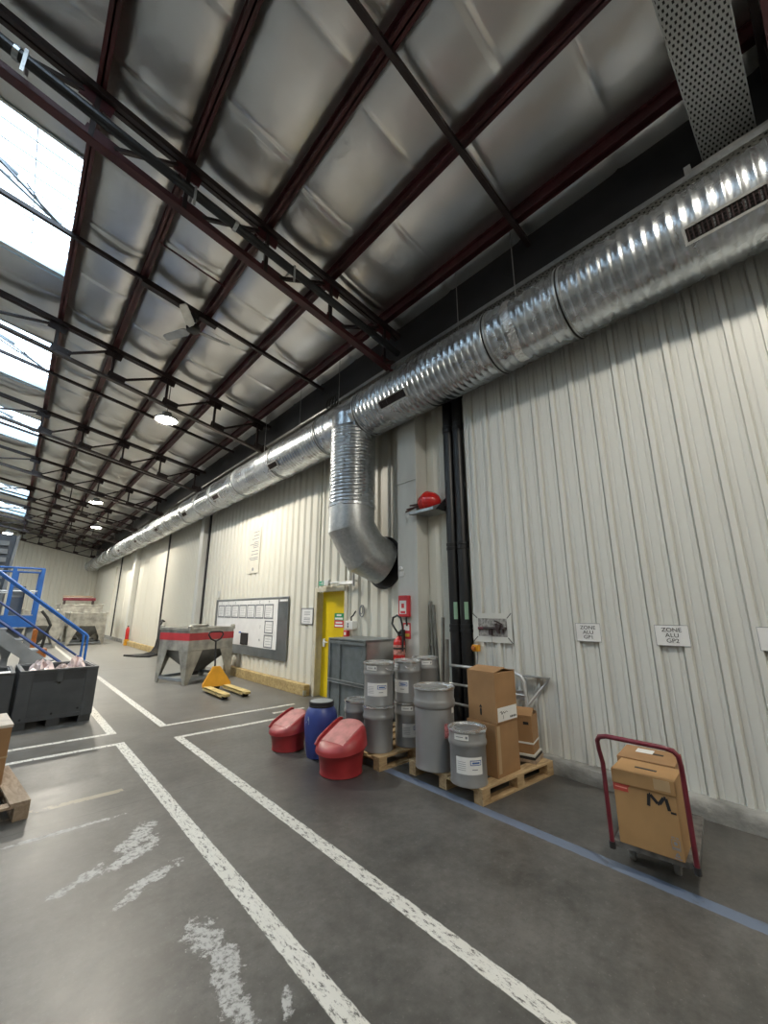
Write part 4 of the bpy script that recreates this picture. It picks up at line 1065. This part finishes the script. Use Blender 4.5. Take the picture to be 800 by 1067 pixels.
q = MB(); q.b2(-.0015,.155,.05,0,.168,.11); q.b2(-.0015,.152,.06,0,.171,.10); q.prism([(.145,.115),(.178,.115),(.1615,.14)], lambda p:(-.0015,p[0],p[1]), lambda p:(0,p[0],p[1])); q.build('printed_arrow', m_ink, t, local=True)
# strapped box on slabs
t = thing('packing_slabs', 'stack of dark slabs under the strapped cardboard box', 'slab', (3.84,2.2,.121), math.radians(14))
MB().b2(-.0,-.02,0,.27,.20,.03).build('lower_slab', m_oldwood, t, local=True, bevel=.003)
MB().b2(.0,-.012,.03,.26,.19,.055).build('middle_slab', m_ink, t, local=True, bevel=.004)
MB().b2(.0,-.012,.055,.26,.19,.075).build('upper_slab', m_greyp, t, local=True, bevel=.004)
t = carton('cardboard_box', 'narrow cardboard box with white strap and loose top, next to the wall', (3.85,2.2,.197), math.radians(16), .235, .175, .325, m_card, GB)
q = MB(); q.prism([(0,0),(.13,.045),(.13,.050),(0,.006)], lambda p: (.235-p[0],-.002,.322+p[1]), lambda p: (.235-p[0],.175,.322+p[1])); q.prism([(0,0),(.12,.055),(.12,.060),(0,.006)], lambda p: (p[0],0,.322+p[1]), lambda p: (p[0],.178,.322+p[1])); q.build('top_flap', m_card, t, local=True)
q = MB()
for (a_, b_, c_, d_) in ((-.003,-.003,.238,0),(-.003,.175,.238,.178),(-.003,0,0,.175),(.235,0,.238,.175)): q.b2(a_,b_,.085,c_,d_,.10)
q.build('strap', m_white, t, local=True)
MB().b2(-.002,.03,.25,0,.08,.275).build('handle_slot', m_ink, t, local=True)

# ------------------------------------------------------------------ aluminium rack against the wall
t = thing('tube_rack', 'aluminium tube rack with small shelf standing against the wall behind the boxes', 'rack', (4.12, 2.8, .13))
RX = 4.125
MB().tube([(RX,3.44,.855),(RX,2.50,.855),(RX,2.44,.835),(RX,2.41,.79),(RX,2.395,.60),(RX,2.39,.2),(RX,2.39,.133)],.018,10).build('top_rail', m_alu, t, smooth=60)
MB().tube([(RX,3.44,.645),(RX,2.41,.645)],.015,10).build('middle_rail', m_alu, t, smooth=60)
MB().tube([(RX,3.44,.43),(RX,2.41,.43)],.015,10).build('lower_rail', m_alu, t, smooth=60)
for y in (3.0,): MB().cyl((RX,y,.133),(RX,y,.855),.018,seg=10).build('post', m_alu, t, smooth=60)
MB().cyl((RX,3.44,0),(RX,3.44,.855),.018,seg=10).build('post', m_alu, t, smooth=60)
MB().b2(RX-.02,2.14,.835,4.176,2.41,.845).build('shelf', m_galv2, t)
MB().tube([(4.165,2.15,.835),(4.16,2.18,.79),(RX,2.375,.56)],.012,8).build('brace', m_alu, t, smooth=60)
MB().b2(RX-.012,2.41,.60,RX+.006,2.62,.69).build('side_plate', m_galv2, t)

# ------------------------------------------------------------------ platform trolley with two boxes
TR = math.radians(9); TO = (2.985,.80)
t = thing('platform_trolley', 'low platform trolley with dark red tube handle by the wall', 'trolley', (*TO, 0), TR)
MB().b2(.02,0,.138,.70,.40,.158).build('deck', m_deck, t, local=True, bevel=.004)
q = MB(); 
for (a_,b_,c_,d_) in ((.012,-.012,.712,0),(.012,.40,.712,.412),(.012,0,.02,.40),(.70,0,.712,.40)): q.b2(a_,b_,.128,c_,d_,.160)
q.build('deck_rim', m_deck, t, local=True, bevel=.003)
hp = [(-.0,.405,.135),(-.012,.405,.58),(-.03,.415,.66),(-.045,.415,.71)]
hp += [(-.05,.40,.735),(-.052,.36,.745),(-.05,.06,.735),(-.046,.02,.725),(-.04,.0,.70),(-.025,-.005,.65),(-.012,-.005,.56),(-.0,-.005,.135)]
MB().tube(hp,.0135,12).build('handle', m_trolley, t, local=True, smooth=60)
q = MB(); q.cyl((-.001,.405,.12),(-.001,.405,.155),.018,seg=12); q.cyl((-.001,-.005,.12),(-.001,-.005,.155),.018,seg=12); q.build('handle_socket', m_black_steel, t, local=True)
for x, y in ((.20,.34),(.20,.11),(.60,.34),(.60,.11)):
    q = MB().lathe([(.012,-.016),(.050,-.016),(.054,-.010),(.054,.010),(.050,.016),(.012,.016)],(x+.0,y,.054),24,axis='y'); w_ = q.build('caster', M('grey caster tread', (.22,.22,.215), .6) if (x, y) == (.20,.34) else bpy.data.materials['grey caster tread'], t, local=True, smooth=35)
    q = MB().b2(x-.03,y-.028,.122,x+.03,y+.028,.136); q.b2(x-.018,y-.026,.05,x+.018,y-.022,.125); q.b2(x-.018,y+.022,.05,x+.018,y+.026,.125); q.cyl((x,y-.03,.058),(x,y+.03,.058),.009,seg=8); q.build('caster_fork', m_bracket, t, local=True)
GT = 'cardboard boxes on the trolley'
def pt(x, y, z=0):
    ca, sa = math.cos(TR), math.sin(TR); return (TO[0]+ca*x-sa*y, TO[1]+sa*x+ca*y, z)
fb = thing('printed_carton', 'front cardboard box on the trolley with black letter mark and red tape', 'box', pt(-.012,.045,.1605), math.radians(5.5), GT)
BW, BD, BHt = .318, .245, .395
MB().b2(0,0,0,BD,BW,BHt-.075).build('body', m_card2, fb, local=True, bevel=.003)
lid = MB().b2(-.006,-.004,BHt-.075,BD+.0,BW+.004,BHt).build('lid', m_card2, fb, local=True, bevel=.003)
q = MB(); q.b2(.10,.10,BHt,.125,.215,BHt+.0012); q.build('handle_slot', m_ink, lid, local=True)
MB().b2(-.0075,.02,BHt-.06,-.006,.10,BHt-.005).build('clear_tape', m_tape, lid, local=True)
q = MB(); q.b2(-.0018,.24,BHt-.115,0,BW,BHt-.078); q.b2(.0,BW,BHt-.115,.10,BW+.0018,BHt-.078); q.prism([(.24,.305),(.24,.342),(.21,.335)], lambda p:(-.0018,p[0],p[1]), lambda p:(0,p[0],p[1])); q.build('red_tape', m_redtape, fb, local=True)
MB().b2(-.0025,.245,.297,-.0018,.31,.303).build('tape_edge', M('pale red tape', (.75,.30,.25), .5), fb, local=True)
# block letter mark "M" with underscore
q = MB()
def stroke(pts, w_):
    for a_, b_ in zip(pts[:-1], pts[1:]): q.beam((-.0012,a_[0],a_[1]),(-.0012,b_[0],b_[1]),w_,.0016,(1,0,0))
mz, my, mw, mh = .238, .143, .104, .062
X_ = lambda u: my - mw*u
stroke([(X_(0.02),mz),(X_(.10),mz+mh),(X_(.17),mz+mh*.98),(X_(.48),mz+mh*.38),(X_(.56),mz+mh*.38),(X_(.80),mz+mh*.95),(X_(.90),mz+mh*.95),(X_(1.0),mz)], .017)
q.b2(-.002,.008,mz-.012,0,.034,mz-.002)
q.build('letter_mark', m_ink, fb, local=True)
q = MB()
q.b2(-.0015,.035,.108,0,.050,.112); q.b2(-.0015,.015,.108,0,.028,.112)
for (a_,b_,c_,d_) in ((.012,.05,.052,.052),(.012,.098,.052,.10),(.012,.05,.014,.10),(.050,.05,.052,.10)): q.b2(-.0015,a_,b_,0,c_,d_)
q.cyl((-.0015,.032,.082),(0,.032,.082),.009,seg=10); q.b2(-.0015,.016,.055,0,.048,.062)
for k in range(3):
    a = PI/2 + k*2*PI/3; a2 = a + 2*PI/3; q.beam((-.001,.03+.011*math.cos(a),.026+.011*math.sin(a)),(-.001,.03+.011*math.cos(a2),.026+.011*math.sin(a2)),.005,.0015,(1,0,0))
q.b2(-.0015,.012,.008,0,.048,.012)
q.build('printed_symbols', m_greyink, fb, local=True)
bb = thing('printed_carton', 'rear cardboard box on the trolley with white sticker on top', 'box', pt(.262,.06,.1605), math.radians(7), GT)
MB().b2(0,0,0,.30,BW,BHt-.005).build('body', m_card, bb, local=True, bevel=.003)
MB().b2(-.004,-.003,BHt-.06,.304,BW+.003,BHt+.004).build('lid', m_card, bb, local=True, bevel=.003)
q = MB(); q.b2(.16,.08,BHt+.004,.19,.15,BHt+.0052); q.build('handle_slot', m_ink, bb, local=True)
q = MB(); q.b2(.16,.14,BHt+.0042,.25,.24,BHt+.006); q.build('white_sticker', m_paper, bb, local=True)

# ------------------------------------------------------------------ grey pallet boxes on the aisle side
def pbox(loc, rz, sx, sy, h, label, grp, m_):
    t = thing('pallet_box', label, 'crate', (*loc, 0), rz, grp)
    th = .045; z0 = .09
    q = MB(); q.b2(0,0,z0,sx,th,h); q.b2(0,sy-th,z0,sx,sy,h); q.b2(0,th,z0,th,sy-th,h); q.b2(sx-th,th,z0,sx,sy-th,h); q.b2(th,th,z0,sx-th,sy-th,z0+.03)
    q.build('shell', m_, t, local=True, bevel=.006)
    q = MB()
    for (a_,b_,c_,d_) in ((-.012,-.012,sx+.012,.03),(-.012,sy-.03,sx+.012,sy+.012),(-.012,.03,.03,sy-.03),(sx-.03,.03,sx+.012,sy-.03)): q.b2(a_,b_,h-.02,c_,d_,h+.012)
    q.build('rim', m_, t, local=True, bevel=.005)
    q = MB(); q.b2(-.008,-.014,z0,.13,0,h-.02); q.b2(sx-.13,-.014,z0,sx+.008,0,h-.02); q.b2(.13,-.012,z0,sx-.13,0,z0+.05); q.b2(sx*.46,-.011,h-.16,sx*.54,0,h-.02)
    q.b2(-.014,0,z0,0,.13,h-.02); q.b2(-.014,sy-.13,z0,0,sy,h-.02); q.b2(-.012,.13,z0,0,sy-.13,z0+.05)
    q.build('rib', m_, t, local=True, bevel=.004)
    q = MB(); q.b2(.14,-.004,h-.14,sx*.45,0,h-.03); q.b2(sx*.55,-.004,h-.14,sx-.14,0,h-.03); q.build('recessed_band', m_greybin2, t, local=True)
    q = MB()
    for x, z in ((sx*.5,h-.17),(sx*.46,z0+.07),(sx-.17,z0+.1),(.07,z0+.04)): q.cyl((x,-.016,z),(x,-.004,z),.014,seg=10)
    q.build('bolt', m_ink, t, local=True)
    for x in (.0, sx/2-.07, sx-.14): 
        q = MB(); q.b2(x,.01,0,x+.14,sy-.01,z0); q.build('runner', m_, t, local=True, bevel=.004)
    return t
b1 = pbox((.245,7.40), math.radians(2), .84, .98, .715, 'grey plastic pallet box full of crumpled film, in front of the blue stairs', 'grey pallet boxes', m_greybin)
pbox((-.66,7.42), math.radians(2), .84, .98, .70, 'second grey plastic pallet box, cut by the picture edge', 'grey pallet boxes', m_greybin)
# crumpled film inside
def film(c, r, label, seed):
    rnd = random.Random(seed); q = MB(); n, m2 = 18, 10; vs = []
    ph = [rnd.uniform(0, 6) for _ in range(6)]
    for j in range(m2+1):
        b_ = PI*j/m2
        for i in range(n):
            a = 2*PI*i/n; k = 1 + .22*math.sin(3*a+ph[0]+2*b_) + .16*math.sin(5*a+ph[1]-3*b_) + rnd.uniform(-.14,.14)
            vs.append((c[0]+r[0]*k*math.sin(b_)*math.cos(a), c[1]+r[1]*k*math.sin(b_)*math.sin(a), c[2]+r[2]*k*math.cos(b_)))
    fs = [(j*n+i, j*n+(i+1) % n, (j+1)*n+(i+1) % n, (j+1)*n+i) for j in range(m2) for i in range(n)]
    q.add(vs, fs); return tag(q.build('plastic_film', m_sack, smooth=30), label, 'plastic film', 'film bags in the grey box')
film((.46,7.75,.64),(.14,.22,.15),'pinkish crumpled film heap in the grey box, at the stair side corner',1)
film((.68,7.62,.60),(.10,.13,.13),'small pale film lump in the middle of the grey box',2)
film((.87,7.95,.64),(.11,.26,.15),'pale pink film heap in the grey box, closest to the open aisle',3)
tag(MB().b2(-.22,7.405,.715,.14,7.60,.722).build('paper_sheet', m_paper), 'white paper sheet lying on the rim of the cut-off grey box', 'paper')
# cardboard box on weathered pallet
t = thing('cardboard_box', 'open cardboard box at the picture edge on the weathered pallet', 'box', (-.435,4.80,.126), math.radians(5))
MB().b2(0,0,0,.61,.55,.44).build('body', m_card, t, local=True, bevel=.004)
q = MB(); q.b2(-.004,-.004,.43,.615,.20,.452); q.b2(.40,.2,.43,.615,.552,.452); q.build('top_flap', M('pale card liner', (.62,.55,.47), .8), t, local=True)
MB().b2(-.003,-.003,.20,.613,.553,.212).build('strap', m_tape, t, local=True)

# ------------------------------------------------------------------ silo hopper
def hopper(loc, rz, sx, sy, h, label, band, m_, grp):
    t = thing('steel_hopper', label, 'hopper', (*loc, 0), rz, grp)
    zt = h; zb = h*.60; leg = .055
    q = MB(); q.b2(0,0,zb,sx,sy,zt); q.build('tank', m_, t, local=True, bevel=.01)
    q = MB()
    for (a_,b_,c_,d_) in ((-.02,-.02,sx+.02,.03),(-.02,sy-.03,sx+.02,sy+.02),(-.02,.03,.03,sy-.03),(sx-.03,.03,sx+.02,sy-.03)): q.b2(a_,b_,zt-.03,c_,d_,zt+.03)
    q.build('top_rim', m_, t, local=True, bevel=.008)
    MB().lathe([(.2,zt),(.2,zt+.05),(.22,zt+.055),(.22,zt+.075),(.02,zt+.085)],(sx/2,sy/2,0),28).build('hatch_lid', m_, t, local=True, smooth=40)
    # cone
    q = MB(); k = .10; cx, cy = sx/2, sy/2
    q.add([(0.01,.01,zb),(sx-.01,.01,zb),(sx-.01,sy-.01,zb),(.01,sy-.01,zb),(cx-k,cy-k,.2),(cx+k,cy-k,.2),(cx+k,cy+k,.2),(cx-k,cy+k,.2)],[(0,1,5,4),(1,2,6,5),(2,3,7,6),(3,0,4,7),(4,5,6,7)])
    q.build('cone', M('dark stainless', (.20,.20,.19), .45, .6, .2, 4) if 'dark stainless' not in bpy.data.materials else bpy.data.materials['dark stainless'], t, local=True)
    MB().cyl((cx,cy,.12),(cx,cy,.22),.09,seg=20).build('outlet', m_black_steel, t, local=True)
    # tapered corner legs
    for ix, iy in ((0,0),(1,0),(0,1),(1,1)):
        x = ix*sx; y = iy*sy; dx = 1 if ix == 0 else -1; dy = 1 if iy == 0 else -1
        q = MB()
        q.prism([(0,0),(.07,0),(.30*sx,zb),(0,zb)], lambda p: (x+dx*p[0],y-dy*.004,p[1]), lambda p: (x+dx*p[0],y+dy*.008,p[1]))
        q.prism([(0,0),(.07,0),(.30*sy,zb),(0,zb)], lambda p: (x-dx*.004,y+dy*p[0],p[1]), lambda p: (x+dx*.008,y+dy*p[0],p[1]))
        q.build('leg', m_, t, local=True)
        MB().lathe([(.035,0),(.05,.02),(.05,.08),(.03,.1)],(x+dx*.02,y+dy*.02,zt-.02),12).build('stacking_lug', m_, t, local=True, smooth=40)
    q = MB(); q.b2(0,.0,.07,sx,.05,.13); q.b2(0,sy-.05,.07,sx,sy,.13); q.b2(0,.05,.07,.05,sy-.05,.13); q.b2(sx-.05,.05,.07,sx,sy-.05,.13); q.build('base_frame', m_machine, t, local=True)
    if band:
        q = MB()
        for (a_,b_,c_,d_) in ((-.003,-.003,sx+.003,0),(-.003,sy,sx+.003,sy+.003),(-.003,0,0,sy),(sx,0,sx+.003,sy)): q.b2(a_,b_,zt-.235,c_,d_,zt-.085)
        q.build('red_band', m_silored, t, local=True)
    return t
hopper((2.92,9.42), math.radians(20), 1.18, .98, 1.12, 'stainless hopper with red band and tapered legs behind the pallet truck', True, m_silo, 'steel hoppers')
hopper((2.05,23.3), math.radians(4), 1.42, 1.2, 1.38, 'dusty bare hopper far down the hall, nearest the wall', False, m_silo, 'steel hoppers')
hopper((1.75,25.2), math.radians(2), 1.75, 1.2, 1.78, 'taller dusty hopper standing right behind the far bare hopper', False, m_silo, 'steel hoppers')
hopper((.40,22.4), math.radians(2), 1.25, 1.2, 1.50, 'dusty hopper half hidden by the blue stair rails', False, m_silo, 'steel hoppers')
t = thing('red_beam', 'red steel beam on blocks lying across the tall far hopper', 'beam', (2.0, 26.8, 0))
MB().b2(1.95,26.9,2.02,3.35,27.1,2.17).build('beam', m_trolley, t, bevel=.01)
MB().b2(1.95,26.9,2.2,3.2,27.1,2.28).build('upper_bar', m_oldwood, t)
q = MB(); q.b2(1.98,26.92,0,2.08,27.08,2.02); q.b2(3.2,26.92,0,3.3,27.08,2.02); q.build('support_post', m_dark_steel, t)
# ------------------------------------------------------------------ pallet truck
t = thing('pallet_truck', 'orange yellow hand pallet truck with black handle in front of the banded hopper', 'pallet truck', (3.2, 8.4, 0), 0)
def fork(x, rz_):
    q = MB(); q.b2(x-.07,7.52,.075,x+.07,8.45,.10); q.b2(x-.07,7.52,.04,x-.06,8.45,.10); q.b2(x+.06,7.52,.04,x+.07,8.45,.10)
    q.prism([(-.07,0),(.07,0),(.045,-.10),(-.045,-.10)], lambda p:(x+p[0],7.52+p[1],.06), lambda p:(x+p[0],7.52+p[1],.10))
    fk = q.build('fork', m_ptfork, t, bevel=.006)
    MB().cyl((x-.05,7.56,.04),(x+.05,7.56,.04),.04,seg=16).build('load_roller', m_ink, fk)
fork(3.03,0); fork(3.40,0)
q = MB(); q.prism([(-.27,.08),(.27,.08),(.27,.14),(.07,.44),(-.07,.44),(-.27,.14)], lambda p:(3.215+p[0],8.42+.1*(p[1]-.08)/.36,p[1]), lambda p:(3.215+p[0],8.47+.1*(p[1]-.08)/.36,p[1])); q.build('yoke', m_ptyellow, t, bevel=.008)
q = MB(); q.cyl((3.215,8.62,.10),(3.215,8.62,.42),.05,seg=16); q.b2(3.13,8.54,.10,3.30,8.70,.2); q.build('pump', m_ptyellow, t, bevel=.004)
q = MB()
for s_ in (-1, 1): q.cyl((3.215+s_*.05,8.64,.09),(3.215+s_*.11,8.64,.09),.09,seg=20)
q.build('steer_wheel', m_ink, t)
q = MB(); q.cyl((3.215,8.62,.42),(3.215,8.70,.92),.018,seg=10); q.build('handle_shaft', m_ink, t)
q = MB(); q.tube([(3.215,8.70,.90),(3.12,8.705,.95),(3.07,8.715,1.03),(3.09,8.72,1.08),(3.15,8.72,1.09),(3.215,8.72,1.09),(3.28,8.72,1.09),(3.34,8.72,1.08),(3.36,8.715,1.03),(3.31,8.705,.95)],.016,8,True); q.build('handle_loop', m_ink, t, smooth=60)

# ------------------------------------------------------------------ black hoses at the far wall
t = thing('hose_bundle', 'black rubber hoses hung on the far wall and trailing on the floor', 'hose', (4.0, 16.7, 0))
for k in range(5):
    o = k*.09
    MB().tube([(4.31,17.0-o*.3,1.12),(4.24,16.97-o*.3,1.17),(4.17,16.95-o*.4,1.0),(4.15,16.9-o*1.4,.6),(4.08,16.8-o*2.2,.28),(3.95,16.75-o*2.6,.08),(3.7,16.7-o*2.4,.03),(3.4,16.7-o*1.5,.03),(3.12+.05*k,16.75-o*1.1,.03)],.027,8).build('hose', m_rubber, t, smooth=60)
# far extinguisher
t = thing('fire_extinguisher', 'small red fire extinguisher standing far off beside a boxed column', 'fire extinguisher', (4.12, 21.95, 0))
MB().lathe([(.06,.1),(.075,.12),(.075,.52),(.05,.6),(.03,.64)],(4.12,21.95,0.16),20).build('body', m_redgloss, t, smooth=40)
MB().cyl((4.12,21.95,.79),(4.12,21.95,.86),.03,seg=10).build('valve', m_ink, t); MB().b2(4.03,21.86,0,4.21,22.04,.26).build('stand', m_ptyellow, t)
# ------------------------------------------------------------------ blue stairs and platform
t = thing('stair_platform', 'blue steel stairs and railed platform beyond the grey pallet boxes', 'stairs', (0, 11.2, 0))
def rail(y, post=True):
    s = .79
    def zt_(x, h): return h + s*(1.27-x)
    MB().tube([(-1.5,y,zt_(-1.5,1.02)),(1.25,y,zt_(1.25,1.02)),(1.285,y,.99),(1.29,y,.90),(1.29,y,.06)],.024,8).build('handrail', m_stairblue, t, smooth=60)
    MB().tube([(-1.5,y,zt_(-1.5,.53)),(1.27,y,zt_(1.27,.53))],.019,8).build('mid_rail', m_stairdark, t, smooth=60)
    MB().tube([(-1.5,y,zt_(-1.5,.22)),(1.2,y,zt_(1.2,.22))],.019,8).build('knee_rail', m_stairdark, t, smooth=60)
    MB().beam((-1.5,y,zt_(-1.5,-.02)),(1.3,y,zt_(1.3,-.02)-.0),.03,.20).build('stringer', m_machine, t)
rail(10.6); rail(11.25)
for k in range(9):
    x = 1.2 - k*.26; z = .17 + .20*k
    MB().b2(x-.15,10.6,z-.03,x+.12,11.25,z).build('tread', m_machine, t)
PY = 12.0
MB().b2(-2.4,PY,1.38,.44,PY+1.3,1.41).build('deck', m_machine, t)
q = MB(); q.b2(-2.4,PY-.04,1.16,.46,PY,1.40); q.b2(.42,PY,1.16,.46,PY+1.3,1.40); q.build('edge_beam', m_stairblue, t)
for x, y in ((.43,PY-.01),(.43,PY+1.26),(-.05,PY-.01),(.0,PY+1.26),(-1.2,PY-.01)):
    MB().b2(x-.035,y-.035,1.2,x+.035,y+.035,2.42).build('guard_post', m_stairblue, t)
for y in (PY, PY+1.26):
    MB().cyl((-2.4,y,2.42),(.45,y,2.42),.022,seg=8).build('top_rail', m_stairblue, t); MB().cyl((-2.4,y,1.92),(.45,y,1.92),.016,seg=8).build('guard_rail', m_alu, t)
MB().cyl((.44,PY,2.42),(.44,PY+1.26,2.42),.022,seg=8).build('top_rail', m_stairblue, t); MB().cyl((.44,PY,1.92),(.44,PY+1.26,1.92),.016,seg=8).build('guard_rail', m_alu, t)
for x, y in ((.40,PY+.1),(.40,PY+1.2),(-1.8,PY+.1),(-1.8,PY+1.2)): MB().b2(x-.05,y-.05,0,x+.05,y+.05,1.38).build('leg', m_machine, t)
tag(MB().add([(-.15,12.3,1.12),(.30,12.3,1.12),(.30,12.9,1.12),(-.15,12.9,1.12),(.02,12.5,.5),(.14,12.5,.5),(.14,12.7,.5),(.02,12.7,.5),(.02,12.5,0),(.14,12.5,0),(.14,12.7,0),(.02,12.7,0)],[(0,1,5,4),(1,2,6,5),(2,3,7,6),(3,0,4,7),(0,3,2,1),(4,5,9,8),(5,6,10,9),(6,7,11,10),(7,4,8,11),(8,9,10,11)]).build('discharge_chute', m_machine), 'grey tapering chute standing under the blue platform', 'chute')
t = thing('louvred_machine', 'tall dark slate machine with louvred panels behind the blue railing', 'machine', (-1.2, 14, 0))
MB().b2(-2.4,14.2,0,-.16,15.6,3.42).build('body', m_machdark, t, bevel=.01)
for k in range(9): MB().b2(-2.3,14.13,1.45+k*.21,-.28,14.2,1.45+k*.21+.12).build('louver_panel', m_machine, t)
MB().beam((-.12,14.15,3.42),(-.24,14.15,1.3),.06,.06).build('edge_post', m_machine, t)
t = thing('control_panel', 'dark grey upright panel on the blue platform', 'panel', (.1, 12.7, 1.41))
MB().b2(-.05,12.55,1.41,.20,12.75,2.05).build('cabinet', m_machdark, t, bevel=.006)
MB().b2(-.02,12.545,1.8,.17,12.55,2.0).build('face', m_machine, t)
t = thing('pump_unit', 'orange brown L shaped machine unit on the floor beyond the blue stairs', 'machine', (.6, 15.6, 0))
q = MB(); q.b2(.48,15.6,0.1,.70,16.0,1.0); q.b2(.70,15.6,.1,.98,16.0,.45); q.build('housing', m_orange, t, bevel=.03)
MB().b2(.42,15.55,0,1.02,16.05,.10).build('base', m_machine, t); MB().cyl((.59,15.8,1.0),(.59,15.8,1.07),.06,seg=14).build('cap', m_black_steel, t)
tag(MB().tube([(1.15,21.3,0.05),(1.2,21.3,.6),(1.3,21.3,.95),(1.15,21.3,1.25),(.95,21.3,1.5)],.05,8).build('bent_hose', m_rubber), 'bent black hose rising between the far hoppers', 'hose')

# ------------------------------------------------------------------ camera, world, settings
fpx, yaw, pit, rol = 422.7, .7308, .2393, .0001
fwd = Vector((math.sin(yaw)*math.cos(pit), math.cos(yaw)*math.cos(pit), math.sin(pit)))
r0 = Vector((math.cos(yaw), -math.sin(yaw), 0)); u0 = r0.cross(fwd)
rt = r0*math.cos(rol) + u0*math.sin(rol); up = rt.cross(fwd)
cam = bpy.data.cameras.new('camera'); co = bpy.data.objects.new('camera', cam); COL.objects.link(co)
R3 = Matrix((rt, up, -fwd)).transposed().to_4x4(); R3.translation = (0,0,1.5); co.matrix_world = R3
cam.sensor_fit = 'VERTICAL'; cam.sensor_height = 36; cam.lens = fpx/1067*36; cam.clip_start = .05
S.camera = co
wd = bpy.data.worlds.new('sky'); S.world = wd; wd.use_nodes = True
bg = wd.node_tree.nodes['Background']; bg.inputs[0].default_value = (.70,.86,1,1); bg.inputs[1].default_value = 6.5
S.view_settings.view_transform = 'Standard'; S.view_settings.look = 'None'; S.view_settings.gamma = 1; S.view_settings.use_curve_mapping = False
S.view_settings.exposure = .2
S.cycles.use_denoising = True; S.cycles.max_bounces = 8; S.cycles.diffuse_bounces = 4; S.cycles.glossy_bounces = 4; S.cycles.transparent_max_bounces = 16
S.cycles.sample_clamp_indirect = 6; S.cycles.sample_clamp_direct = 0; S.cycles.caustics_reflective = False; S.cycles.caustics_refractive = False
